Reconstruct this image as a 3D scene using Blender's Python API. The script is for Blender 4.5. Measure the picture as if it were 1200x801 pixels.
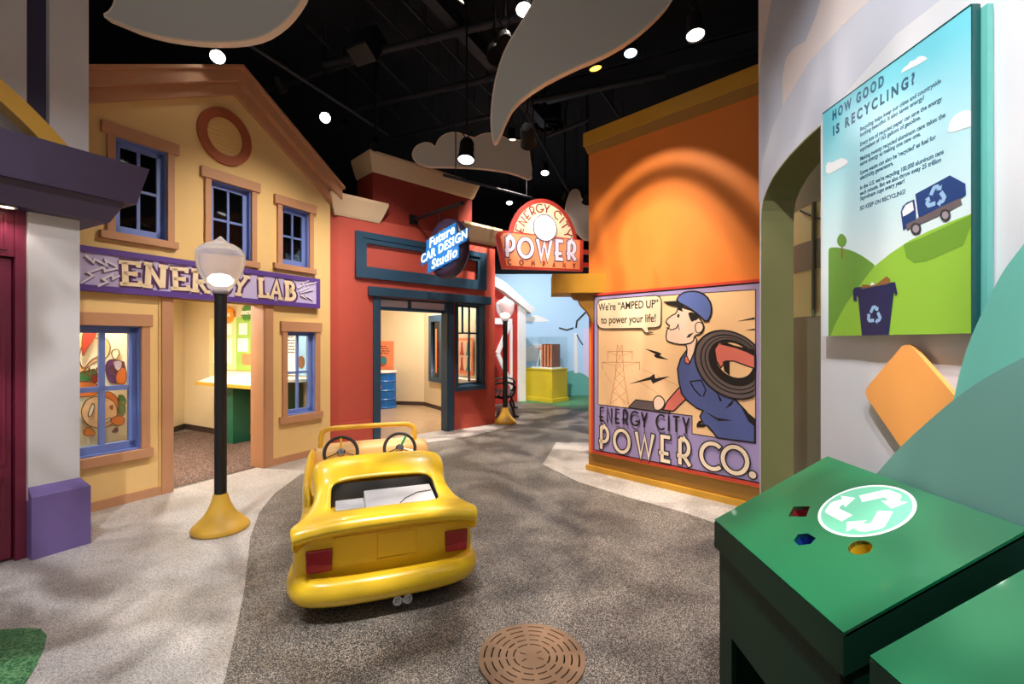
import bpy, bmesh, math, random
from math import sin, cos, pi, radians, sqrt, atan2
from mathutils import Vector, Matrix

for _o in list(bpy.data.objects):
    bpy.data.objects.remove(_o)
random.seed(7)
SC = bpy.context.scene
COL = SC.collection

# ------------------------------------------------------------------ camera
CAMH, FPX, CX, CY = 1.5, 540.0, 600.0, 400.5
cam_d = bpy.data.cameras.new('camera')
cam_d.sensor_width = 36.0
cam_d.lens = FPX / 1200.0 * 36.0
cam_d.clip_start = 0.02
cam = bpy.data.objects.new('camera', cam_d)
COL.objects.link(cam)
cam.location = (0, 0, CAMH)
cam.rotation_euler = (pi / 2, 0, 0)
SC.camera = cam

# ------------------------------------------------------------------ world, exposure
w = bpy.data.worlds.new('dim_hall'); SC.world = w
w.use_nodes = True
w.node_tree.nodes['Background'].inputs[0].default_value = (1.0, 0.93, 0.86, 1)
w.node_tree.nodes['Background'].inputs[1].default_value = 0.40
SC.view_settings.view_transform = 'Standard'
SC.view_settings.look = 'None'
SC.view_settings.gamma = 1.0
SC.view_settings.use_curve_mapping = False
SC.view_settings.exposure = 0.0


# ------------------------------------------------------------------ helpers
def lin(c):
    return c / 12.92 if c <= 0.04045 else ((c + 0.055) / 1.055) ** 2.4


def rgb(r, g, b):
    return (lin(r / 255), lin(g / 255), lin(b / 255), 1)


MATS = {}


def mat(name, col, rough=0.55, var=0.06, scale=6.0, bump=0.0, bscale=60.0, metal=0.0, emit=0.0, coat=0.0, spec=0.5):
    """painted surface: base colour with faint procedural mottling and fine relief"""
    if name in MATS:
        return MATS[name]
    m = bpy.data.materials.new(name); m.use_nodes = True
    nt = m.node_tree; b = nt.nodes['Principled BSDF']
    c = rgb(*col)
    b.inputs['Roughness'].default_value = rough
    b.inputs['Metallic'].default_value = metal
    b.inputs['Specular IOR Level'].default_value = spec
    b.inputs['Coat Weight'].default_value = coat
    tc = nt.nodes.new('ShaderNodeTexCoord')
    n = nt.nodes.new('ShaderNodeTexNoise')
    n.inputs['Scale'].default_value = scale; n.inputs['Detail'].default_value = 5
    nt.links.new(tc.outputs['Object'], n.inputs['Vector'])
    mx = nt.nodes.new('ShaderNodeMix'); mx.data_type = 'RGBA'
    mx.inputs[6].default_value = tuple(x * (1 - var) for x in c[:3]) + (1,)
    mx.inputs[7].default_value = tuple(min(1, x * (1 + var)) for x in c[:3]) + (1,)
    nt.links.new(n.outputs['Fac'], mx.inputs[0])
    nt.links.new(mx.outputs[2], b.inputs['Base Color'])
    if bump:
        n2 = nt.nodes.new('ShaderNodeTexNoise'); n2.inputs['Scale'].default_value = bscale
        nt.links.new(tc.outputs['Object'], n2.inputs['Vector'])
        bp = nt.nodes.new('ShaderNodeBump'); bp.inputs['Strength'].default_value = bump
        bp.inputs['Distance'].default_value = 0.01
        nt.links.new(n2.outputs['Fac'], bp.inputs['Height'])
        nt.links.new(bp.outputs[0], b.inputs['Normal'])
    if emit:
        nt.links.new(mx.outputs[2], b.inputs['Emission Color'])
        b.inputs['Emission Strength'].default_value = emit
    MATS[name] = m
    return m


def speckle(name, dark, light, mid, frac=0.5, scale=220.0, rough=0.5):
    """granulated rubber floor: small chips of two tones"""
    m = bpy.data.materials.new(name); m.use_nodes = True
    nt = m.node_tree; b = nt.nodes['Principled BSDF']
    tc = nt.nodes.new('ShaderNodeTexCoord')
    v = nt.nodes.new('ShaderNodeTexVoronoi'); v.inputs['Scale'].default_value = scale
    nt.links.new(tc.outputs['Object'], v.inputs['Vector'])
    r = nt.nodes.new('ShaderNodeValToRGB')
    r.color_ramp.interpolation = 'CONSTANT'
    e = r.color_ramp.elements
    e[0].position = 0; e[0].color = rgb(*dark)
    e[1].position = 1 - frac; e[1].color = rgb(*light)
    e2 = e.new((1 - frac) * 0.6); e2.color = rgb(*mid)
    sp = nt.nodes.new('ShaderNodeSeparateColor')
    nt.links.new(v.outputs['Color'], sp.inputs[0])
    nt.links.new(sp.outputs[0], r.inputs[0])
    nt.links.new(r.outputs[0], b.inputs['Base Color'])
    b.inputs['Roughness'].default_value = rough
    MATS[name] = m
    return m


def glass_mat(name, tint=(235, 240, 240), refl=0.10):
    m = bpy.data.materials.new(name); m.use_nodes = True
    nt = m.node_tree; nt.nodes.clear()
    out = nt.nodes.new('ShaderNodeOutputMaterial')
    t = nt.nodes.new('ShaderNodeBsdfTransparent'); t.inputs[0].default_value = rgb(*tint)
    g = nt.nodes.new('ShaderNodeBsdfGlossy'); g.inputs['Roughness'].default_value = 0.03
    mx = nt.nodes.new('ShaderNodeMixShader'); mx.inputs[0].default_value = refl
    nt.links.new(t.outputs[0], mx.inputs[1]); nt.links.new(g.outputs[0], mx.inputs[2])
    nt.links.new(mx.outputs[0], out.inputs[0])
    MATS[name] = m
    return m


def emit_mat(name, col, strength):
    m = bpy.data.materials.new(name); m.use_nodes = True
    nt = m.node_tree; nt.nodes.clear()
    out = nt.nodes.new('ShaderNodeOutputMaterial')
    e = nt.nodes.new('ShaderNodeEmission'); e.inputs[0].default_value = rgb(*col); e.inputs[1].default_value = strength
    nt.links.new(e.outputs[0], out.inputs[0])
    MATS[name] = m
    return m


def resolve(m):
    return MATS[m] if isinstance(m, str) else m


class MB:
    """collects faces of ONE part"""
    def __init__(s):
        s.v = []; s.f = []

    def add(s, vs, fs):
        n = len(s.v); s.v += [tuple(p) for p in vs]; s.f += [tuple(i + n for i in f) for f in fs]
        return s

    def box(s, x0, x1, y0, y1, z0, z1):
        return s.add([(x0, y0, z0), (x1, y0, z0), (x1, y1, z0), (x0, y1, z0), (x0, y0, z1), (x1, y0, z1), (x1, y1, z1), (x0, y1, z1)],
                     [(0, 3, 2, 1), (4, 5, 6, 7), (0, 1, 5, 4), (1, 2, 6, 5), (2, 3, 7, 6), (3, 0, 4, 7)])

    def prism(s, poly, y0, y1):
        """poly of (x,z); front at y0, back at y1"""
        a = sum(poly[i][0] * poly[(i + 1) % len(poly)][1] - poly[(i + 1) % len(poly)][0] * poly[i][1] for i in range(len(poly)))
        if a < 0:
            poly = poly[::-1]
        n = len(poly)
        vs = [(x, y0, z) for x, z in poly] + [(x, y1, z) for x, z in poly]
        fs = [tuple(range(n)), tuple(range(2 * n - 1, n - 1, -1))]
        fs += [(i + n, (i + 1) % n + n, (i + 1) % n, i)[::1] for i in range(n)]
        return s.add(vs, fs)

    def slab(s, poly, z0, z1):
        """poly of (x,y), extruded upward"""
        a = sum(poly[i][0] * poly[(i + 1) % len(poly)][1] - poly[(i + 1) % len(poly)][0] * poly[i][1] for i in range(len(poly)))
        if a < 0:
            poly = poly[::-1]
        n = len(poly)
        vs = [(x, y, z1) for x, y in poly] + [(x, y, z0) for x, y in poly]
        fs = [tuple(range(n)), tuple(range(2 * n - 1, n - 1, -1))]
        fs += [(i + n, (i + 1) % n + n, (i + 1) % n, i) for i in range(n)]
        return s.add(vs, fs)

    def ribbon(s, pts, wd, y0, y1, closed=False):
        """thick polyline in the xz plane"""
        P = [Vector(p) for p in pts]
        n = len(P)
        L = []; R = []
        for i in range(n):
            if closed:
                a, b = P[i - 1], P[(i + 1) % n]
                d1 = (P[i] - a).normalized(); d2 = (b - P[i]).normalized()
            else:
                d1 = (P[i] - P[i - 1]).normalized() if i else (P[1] - P[0]).normalized()
                d2 = (P[i + 1] - P[i]).normalized() if i < n - 1 else d1
            t = (d1 + d2)
            t = t.normalized() if t.length > 1e-6 else d1
            nn = Vector((-t.y, t.x))
            k = 1.0 / max(0.45, nn.dot(Vector((-d1.y, d1.x))))
            L.append(P[i] + nn * wd / 2 * k); R.append(P[i] - nn * wd / 2 * k)
        m = n if closed else n - 1
        for i in range(m):
            j = (i + 1) % n
            q = [R[i], R[j], L[j], L[i]]
            vs = [(p.x, y0, p.y) for p in q] + [(p.x, y1, p.y) for p in q]
            fs = [(0, 1, 2, 3), (4, 5, 1, 0), (6, 7, 3, 2)]
            if not closed and i == 0: fs.append((7, 4, 0, 3))
            if not closed and i == m - 1: fs.append((5, 6, 2, 1))
            s.add(vs, fs)
        return s

    def tube(s, path, r, n=10, closed=False):
        P = [Vector(p) for p in path]; m = len(P)
        rs = r if isinstance(r, (list, tuple)) else [r] * m
        rings = []; up = None
        for i in range(m):
            if closed: t = P[(i + 1) % m] - P[i - 1]
            else: t = P[min(i + 1, m - 1)] - P[max(i - 1, 0)]
            t.normalize()
            if up is None:
                up = Vector((0, 0, 1)) if abs(t.z) < 0.9 else Vector((1, 0, 0))
            a = (up - t * up.dot(t)).normalized(); b = t.cross(a); up = a
            rings.append([P[i] + (a * cos(2 * pi * k / n) + b * sin(2 * pi * k / n)) * rs[i] for k in range(n)])
        vs = [p for R in rings for p in R]; fs = []
        for i in range(m if closed else m - 1):
            j = (i + 1) % m
            for k in range(n):
                l = (k + 1) % n
                fs.append((i * n + k, i * n + l, j * n + l, j * n + k))
        if not closed:
            fs.append(tuple(range(n - 1, -1, -1))); fs.append(tuple((m - 1) * n + k for k in range(n)))
        return s.add(vs, fs)

    def lathe(s, prof, n=32, c=(0, 0, 0)):
        vs = []; fs = []; m = len(prof)
        for (r, z) in prof:
            for k in range(n):
                a = 2 * pi * k / n
                vs.append((c[0] + r * cos(a), c[1] + r * sin(a), c[2] + z))
        for i in range(m - 1):
            for k in range(n):
                l = (k + 1) % n
                fs.append((i * n + k, i * n + l, (i + 1) * n + l, (i + 1) * n + k))
        if prof[0][0] > 1e-5: fs.append(tuple(range(n - 1, -1, -1)))
        if prof[-1][0] > 1e-5: fs.append(tuple((m - 1) * n + k for k in range(n)))
        return s.add(vs, fs)

    def xf(s, M):
        s.v = [tuple(M @ Vector(p)) for p in s.v]
        return s

    def mesh(s, name):
        me = bpy.data.meshes.new(name)
        me.from_pydata(s.v, [], s.f); me.validate(); me.update()
        return me

    def build(s, name, material, parent=None, bevel=0.0, smooth=False, sub=0, ang=40, merge=False):
        me = s.mesh(name)
        if merge:
            bm = bmesh.new(); bm.from_mesh(me)
            bmesh.ops.remove_doubles(bm, verts=bm.verts, dist=1e-5)
            bmesh.ops.recalc_face_normals(bm, faces=bm.faces)
            bm.to_mesh(me); bm.free()
        return link(name, me, material, parent, bevel, smooth, sub, ang)


def link(name, me, material, parent=None, bevel=0.0, smooth=False, sub=0, ang=40):
    me.materials.clear(); me.materials.append(resolve(material))
    o = bpy.data.objects.new(name, me); COL.objects.link(o)
    if parent is not None: o.parent = parent
    if bevel:
        b = o.modifiers.new('bevel', 'BEVEL'); b.width = bevel; b.segments = 2; b.limit_method = 'ANGLE'; b.angle_limit = radians(35)
    if sub:
        q = o.modifiers.new('subdivision', 'SUBSURF'); q.levels = sub; q.render_levels = sub
    if smooth:
        me.shade_smooth()
        if not sub: me.set_sharp_from_angle(angle=radians(ang))
    return o


def thing(name, label, cat, loc=(0, 0, 0), rotz=0.0, group=None):
    o = bpy.data.objects.new(name, None); COL.objects.link(o)
    o.empty_display_size = 0.1
    o.location = loc; o.rotation_euler = (0, 0, rotz)
    tag(o, label, cat, group)
    return o


def tag(o, label, cat, group=None):
    o['label'] = label; o['category'] = cat
    if group: o['group'] = group
    return o


def struct(o):
    o['kind'] = 'structure'
    return o


def copy_tree(o, parent=None):
    c = o.copy(); COL.objects.link(c)
    if parent is not None: c.parent = parent
    for ch in list(o.children): copy_tree(ch, c)
    return c


def curve_mesh(loops, depth, ymid=0.0, bev=0.0):
    """flat shape in xz with holes (even-odd), thickness depth"""
    cu = bpy.data.curves.new('tmp', 'CURVE'); cu.dimensions = '2D'; cu.fill_mode = 'BOTH'
    cu.extrude = depth / 2
    for lp in loops:
        sp = cu.splines.new('POLY'); sp.points.add(len(lp) - 1)
        for p, q in zip(sp.points, lp): p.co = (q[0], q[1], 0, 1)
        sp.use_cyclic_u = True
    o = bpy.data.objects.new('tmp', cu)
    me = bpy.data.meshes.new_from_object(o)
    bpy.data.objects.remove(o); bpy.data.curves.remove(cu)
    me.transform(Matrix.Translation((0, ymid, 0)) @ Matrix.Rotation(pi / 2, 4, 'X'))
    return me


def text_mesh(txt, size, depth=0.002, bold=0.0, shear=0.0, align='LEFT', space=1.0, line=1.0):
    cu = bpy.data.curves.new('tmp', 'FONT'); cu.body = txt; cu.size = size; cu.extrude = depth / 2
    cu.offset = bold; cu.shear = shear; cu.align_x = align; cu.space_character = space; cu.space_line = line
    cu.resolution_u = 3
    o = bpy.data.objects.new('tmp', cu); COL.objects.link(o)
    bpy.context.view_layer.update()
    dg = bpy.context.evaluated_depsgraph_get()
    me = bpy.data.meshes.new_from_object(o.evaluated_get(dg))
    bpy.data.objects.remove(o); bpy.data.curves.remove(cu)
    me.transform(Matrix.Rotation(pi / 2, 4, 'X'))
    return me


def split_letters(me, name, m, parent):
    """one part for each letter of a flat word (islands that overlap in x belong together)"""
    bm = bmesh.new(); bm.from_mesh(me); seen = set(); isl = []
    for v in bm.verts:
        if v in seen: continue
        st = [v]; seen.add(v); cur = []
        while st:
            q = st.pop(); cur.append(q)
            for e in q.link_edges:
                r = e.other_vert(q)
                if r not in seen: seen.add(r); st.append(r)
        isl.append(cur)
    isl.sort(key=lambda c: min(v.co.x for v in c))
    groups = []
    for c in isl:
        a, b = min(v.co.x for v in c), max(v.co.x for v in c)
        if groups and a < groups[-1][1] - .35 * (b - a): groups[-1][0].extend(c); groups[-1][1] = max(groups[-1][1], b)
        else: groups.append([list(c), b])
    for g, _ in groups:
        idx = {v: k for k, v in enumerate(g)}
        fs = [tuple(idx[v] for v in f.verts) for f in bm.faces if f.verts[0] in idx]
        mb = MB(); mb.v = [tuple(v.co) for v in g]; mb.f = fs
        mb.build(name, m, parent)
    bm.free(); bpy.data.meshes.remove(me)


class Frame:
    """vertical plane: u to the right seen from the front, local y into the plane, z up"""
    def __init__(s, O, e):
        s.O = Vector(O); s.e = Vector(e).normalized(); s.i = Vector((-s.e.y, s.e.x)); s.rot = atan2(s.e.y, s.e.x)

    def uz(s, px, py, d=0.0):
        r = Vector(((px - CX) / FPX, 1.0))
        Y = (d + s.O.dot(s.i)) / r.dot(s.i)
        return ((r * Y - s.O).dot(s.e), CAMH + (CY - py) * Y / FPX)

    def u(s, px, d=0.0):
        return s.uz(px, 0, d)[0]

    def poly(s, pts, d=0.0):
        return [s.uz(a, b, d) for a, b in pts]

    def root(s, name, label, cat, group=None):
        return thing(name, label, cat, (s.O.x, s.O.y, 0), s.rot, group)

    def world(s, u, d, z):
        p = s.O + s.e * u + s.i * d
        return Vector((p.x, p.y, z))


def gnd(px, py):
    Y = CAMH * FPX / (py - CY)
    return ((px - CX) / FPX * Y, Y)


def at(px, py, Y):
    return Vector(((px - CX) / FPX * Y, Y, CAMH + (CY - py) * Y / FPX))


def arc(cx, cy, rx, ry, a0, a1, n=14):
    return [(cx + rx * cos(radians(a0 + (a1 - a0) * k / n)), cy + ry * sin(radians(a0 + (a1 - a0) * k / n))) for k in range(n + 1)]


def rrect(x0, x1, z0, z1, r, n=5):
    return (arc(x1 - r, z1 - r, r, r, 0, 90, n) + arc(x0 + r, z1 - r, r, r, 90, 180, n)
            + arc(x0 + r, z0 + r, r, r, 180, 270, n) + arc(x1 - r, z0 + r, r, r, 270, 360, n))


def rect(x0, x1, z0, z1):
    return [(x0, z0), (x1, z0), (x1, z1), (x0, z1)]


def smoothpoly(pts, it=2, closed=True):
    """Chaikin corner rounding"""
    for _ in range(it):
        q = []; n = len(pts)
        for i in range(n if closed else n - 1):
            a, b = pts[i], pts[(i + 1) % n]
            q += [(a[0] * .75 + b[0] * .25, a[1] * .75 + b[1] * .25), (a[0] * .25 + b[0] * .75, a[1] * .25 + b[1] * .75)]
        if not closed: q = [pts[0]] + q + [pts[-1]]
        pts = q
    return pts


# ------------------------------------------------------------------ lettering (single-line skeletons, height 1)
DECO = {
    'P': (.55, [[(.12, 0), (.12, 1)], [(.12, 1), (.26, 1)] + arc(.26, .67, .27, .33, 90, -90, 10) + [(-.02, .34)]]),
    'O': (.95, [arc(.475, .5, .43, .47, 0, 360, 24)]),
    'W': (.95, [[(.03, 1), (.27, .02), (.48, .86), (.69, .02), (.93, 1)]]),
    'E': (.56, [[(.52, .98), (.12, .98), (.12, .02), (.52, .02)], [(-.03, .32), (.44, .32)]]),
    'R': (.60, [[(.12, 0), (.12, 1)], [(.12, 1), (.26, 1)] + arc(.26, .67, .27, .33, 90, -90, 10) + [(-.02, .34)], [(.30, .34), (.58, 0)]]),
    'C': (.80, [arc(.47, .5, .43, .47, 48, 312, 20)]),
    'N': (.66, [[(.1, 0), (.1, 1), (.56, 0), (.56, 1)]]),
    'G': (.82, [arc(.47, .5, .43, .47, 48, 350, 20) + [(.86, .34), (.5, .34)]]),
    'Y': (.62, [[(.04, 1), (.31, .42), (.31, 0)], [(.58, 1), (.31, .42)]]),
    'I': (.24, [[(.12, 0), (.12, 1)]]),
    'T': (.60, [[(.02, .97), (.58, .97)], [(.30, 1), (.30, 0)]]),
    'M': (.80, [[(.06, 0), (.14, 1), (.40, .3), (.66, 1), (.74, 0)]]),
    'A': (.66, [[(.02, 0), (.33, 1), (.64, 0)], [(.12, .3), (.54, .3)]]),
    ' ': (.34, []),
    '.': (.26, [arc(.13, .09, .05, .05, 0, 360, 10)]),
}


def deco_word(word, h, wd, parent, y, depth, m, outline=None, ow=0.0, gap=0.16, u0=0.0, z0=0.0, place=None, squeeze=1.0, dwidth=None):
    """each letter a part; place(u, z) maps the flat word on its surface; outline is a sub-part"""
    x = 0.0
    for ch in word:
        wch, strokes = DECO[ch]
        if strokes:
            mb = MB(); ob = MB()
            for st in strokes:
                pts = [((x + a * squeeze) * h + u0, b * h + z0) for a, b in st]
                if place: pts = [place(*p) for p in pts]
                cl = (Vector(pts[0]) - Vector(pts[-1])).length < 1e-6
                if cl: pts = pts[:-1]
                mb.ribbon(pts, wd, y - depth, y, cl)
                if outline:
                    if not cl:
                        d0 = (Vector(pts[0]) - Vector(pts[1])).normalized() * ow; d1 = (Vector(pts[-1]) - Vector(pts[-2])).normalized() * ow
                        pts = [tuple(Vector(pts[0]) + d0)] + pts[1:-1] + [tuple(Vector(pts[-1]) + d1)]
                    ob.ribbon(pts, wd + 2 * ow, y - depth * .5, y, cl)
            lt = mb.build('letter', m, parent)
            if outline:
                ob.build('letter_outline', outline, lt)
        x += wch * squeeze + gap
    return x * h


def word_len(word, h, gap=0.16, squeeze=1.0):
    return (sum(DECO[c][0] * squeeze + gap for c in word) - gap) * h


RECY_PATH = [(-.40, -.02), (-.17, .40), (.17, .40), (.27, .22)]


def recycle_polys(R):
    """three chasing arrows, as flat polygons around the origin"""
    out = []
    for k in range(3):
        a = -2 * pi * k / 3
        def rt(p): return ((p[0] * cos(a) - p[1] * sin(a)) * R, (p[0] * sin(a) + p[1] * cos(a)) * R)
        band = [(-.435, .265), (-.21, .66), (-.13, .71), (.13, .71), (.21, .66), (.29, .53), (.42, .60), (.36, .29), (.02, .37), (.12, .43), (.04, .48), (-.03, .46), (-.21, .137)]
        out.append([rt((p[0] * 1.2, p[1] * 1.2)) for p in band])
    return out
# ------------------------------------------------------------------ materials
mat('yellow_wall', (234, 196, 130), 0.7, 0.04, bump=.06, bscale=140)
mat('tan_trim', (192, 140, 102), 0.55, 0.06, 12)
mat('blue_sash', (112, 132, 196), 0.45, 0.04)
mat('rust_ring', (165, 84, 48), 0.6, 0.05)
mat('vent_yellow', (230, 188, 118), 0.6, 0.04)
mat('dark_pane', (8, 8, 10), 0.04, 0.0, spec=0.6)  # near-black colour stands in for the dark rooms behind the glass
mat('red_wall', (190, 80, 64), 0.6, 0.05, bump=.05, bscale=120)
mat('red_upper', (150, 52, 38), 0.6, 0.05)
mat('cream_cornice', (226, 196, 158), 0.6, 0.04)
mat('teal_trim', (44, 74, 96), 0.4, 0.05, 10)
mat('orange_wall', (226, 128, 50), 0.55, 0.04, bump=.04)
mat('ochre', (196, 146, 44), 0.5, 0.05)
mat('ochre_dark', (150, 108, 36), 0.55, 0.05)
mat('board_red', (200, 66, 56), 0.5)
mat('board_purple', (166, 152, 208), 0.5, 0.03)
mat('white_wall', (224, 224, 228), 0.6, 0.02, bump=.05, bscale=150)
mat('mural_sky', (190, 196, 212), 0.6, 0.03, 3)
mat('mural_cloud', (228, 216, 214), 0.6, 0.03, 3)
mat('olive', (134, 132, 84), 0.6, 0.05)
mat('olive_grey', (112, 114, 92), 0.4, 0.08)
mat('purple', (118, 98, 158), 0.45, 0.05)
mat('awning_purple', (68, 57, 84), 0.45, 0.05)
mat('maroon', (118, 34, 60), 0.38, 0.06, 14)
mat('column_white', (214, 208, 208), 0.6, 0.02)
mat('black_ceiling', (15, 15, 22), 0.9, 0.1)
mat('black_steel', (34, 33, 40), 0.6, 0.1)
mat('black_paint', (22, 22, 24), 0.4, 0.1)
mat('beige_wall', (226, 208, 172), 0.7, 0.03)
mat('brown_base', (70, 52, 46), 0.5)
mat('tan_floor', (176, 150, 118), 0.25, 0.15, 5)
mat('cloud_grey', (204, 196, 186), 0.7, 0.03, 2)
mat('cloud_edge_lit', (238, 214, 190), 0.6, 0.02)  # lighter than the sheet: the lit edge is put into the colour
speckle('asphalt', (50, 48, 48), (180, 170, 158), (88, 84, 80), .28, 290)
speckle('sidewalk_chips', (128, 122, 119), (206, 200, 195), (174, 168, 163), .5, 300)
speckle('carpet_chips', (56, 40, 36), (122, 98, 88), (84, 64, 56), .4, 90, .95)
speckle('lawn_chips', (34, 96, 58), (100, 150, 98), (62, 124, 78), .4, 130)
glass_mat('glass', refl=.05)
glass_mat('case_glass', (250, 252, 252), refl=.04)

# ------------------------------------------------------------------ floor
fl = struct(MB().slab([(-9, -3), (6, -3), (6, 15), (-9, 15)], -0.05, 0.0).build('floor', 'asphalt'))


def patch(name, pts, m, z=0.003):
    return MB().slab(pts, -0.01, z).build(name, m, fl)


E1 = [gnd(*p) for p in [(262, 801), (267, 780), (277, 737), (287, 687), (293, 630), (304, 600), (322, 578), (352, 556), (400, 540), (455, 527), (500, 518.5), (550, 511.5), (590, 501), (603, 495)]]
near = [(-0.95, 1.6), (-1.1, .6), (-1.3, -1.0), (-1.5, -3)]
patch('sidewalk_slab', near[::-1] + E1 + [(-.2, 9.2), (-2.6, 6.45), (-3.75, 4.0), (-4.6, 2.2), (-8.9, 2.2), (-8.9, -3)], 'sidewalk_chips')
patch('sidewalk_slab', [gnd(*p) for p in [(636, 544), (679, 565), (741, 584), (801, 600), (850, 617), (930, 660)]] + [(1.7, 2.4), (2.6, 3.2), (2.6, 4.0), (.95, 5.5)]
      + [gnd(693, 519), gnd(652, 518)], 'sidewalk_chips')
patch('lawn_slab', [gnd(*p) for p in [(600, 471), (640, 473), (690, 483), (760, 500)]] + [(4.0, 9.0), (4.0, 14), (-1, 14)], 'lawn_chips')
patch('lawn_slab', [gnd(*p) for p in [(-60, 742), (0, 738.5), (30, 736.5), (48, 737.5), (55, 745), (52, 760), (43, 780), (30, 801), (10, 840)]], 'lawn_chips', .006)

# ------------------------------------------------------------------ ceiling
CEIL = 5.7
struct(MB().box(-9, 6, -3, 15, CEIL, CEIL + .1).build('ceiling', 'black_ceiling'))
struct(MB().box(-9, 6, 13.4, 13.6, 0, CEIL).build('wall_back', 'black_ceiling'))
struct(MB().box(-9.1, -9, -3, 13.5, 0, CEIL).build('wall_far_left', 'black_ceiling'))
struct(MB().box(6, 6.1, -3, 13.5, 0, CEIL).build('wall_far_right', 'black_ceiling'))


def beam_between(a, b, wd, h, name, m, label, cat, group):
    a = Vector(a); b = Vector(b); L = (b - a).length
    t = thing(name, label, cat, a, atan2((b - a).y, (b - a).x), group)
    MB().box(0, L, -wd / 2, wd / 2, h - .02, h).build('top_flange', m, t)
    MB().box(0, L, -wd / 2, wd / 2, 0, .02).build('bottom_flange', m, t)
    MB().box(0, L, -.012, .012, .02, h - .02).build('web', m, t)
    return t


def ceil_pt(px, py, z):
    Y = (z - CAMH) * FPX / (CY - py)
    return ((px - CX) / FPX * Y, Y, z)


for k, (p, q) in enumerate([((484, -20), (640, 150)), ((640, 120), (960, 40))]):
    beam_between(ceil_pt(*p, 5.25), ceil_pt(*q, 5.25), .14, .26, 'ceiling_beam', 'black_steel',
                 ['black steel ceiling beam above the red storefront', 'black steel ceiling beam above the orange wall'][k], 'beam', 'ceiling beams')


def pipe(p, q, z, r, label, group='ceiling pipes'):
    a = Vector(ceil_pt(*p, z)); b = Vector(ceil_pt(*q, z))
    t = thing('ceiling_pipe', label, 'pipe', a, 0, group)
    MB().tube([(0, 0, 0), tuple(b - a)], r, 10).build('pipe_run', 'black_steel', t, smooth=True)
    for k in (.15, .5, .85):
        c = (b - a) * k
        MB().tube([(c.x, c.y, 0), (c.x, c.y, CEIL - z)], .008, 6).build('hanger_rod', 'black_steel', t)
        MB().tube([tuple(c - (b - a).normalized() * .02), tuple(c + (b - a).normalized() * .02)], r * 1.25, 10).build('clamp', 'black_steel', t)


PLS = ['thin black ceiling pipe passing behind the loudspeaker', 'thin black ceiling pipe midway between the loudspeaker and the scalloped cloud', 'thin black ceiling pipe just above the scalloped cloud panel', 'thin black ceiling pipe over the gable slope', 'thin black ceiling pipe passing behind the swoosh panel tip', 'short black ceiling pipe beside the round air diffuser']
for k, (p, q, z, r) in enumerate([((380, 76), (640, 12), 5.2, .045), ((415, 128), (600, 86), 5.2, .04), ((445, 166), (600, 130), 5.1, .03), ((300, 110), (420, 72), 5.3, .03),
                   ((610, 122), (780, 88), 5.2, .04), ((640, 160), (690, 140), 5.1, .03)]):
    pipe(p, q, z, r, PLS[k])
PL2 = 'narrow black conduit slanting away under the dark ceiling'
for p, q, z, r in [((472, 0), (582, 118), 5.4, .02), ((432, 0), (570, 138), 5.4, .018), ((405, 30), (520, 148), 5.4, .016), ((699, 98), (735, 150), 5.3, .02), ((360, 30), (470, 140), 5.4, .016)]:
    pipe(p, q, z, r, PL2, 'ceiling conduits')

# round ceiling air diffuser
c = ceil_pt(643, 148, 5.3)
t = thing('air_diffuser', 'round black air diffuser high above the power company sign', 'vent', c)
for k, (r0, r1, z) in enumerate([(.30, .24, 0), (.20, .15, -.03), (.11, .06, -.05)]):
    MB().lathe([(r0, z), (r0 - .01, z - .02), (r1, z + .02), (r1, z + .04), (r0, z)], 28).build('diffuser_ring', 'black_steel', t, smooth=True)
MB().lathe([(.22, .04), (.22, CEIL - c[2])], 24).build('duct_collar', 'black_ceiling', t, smooth=True)


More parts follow.
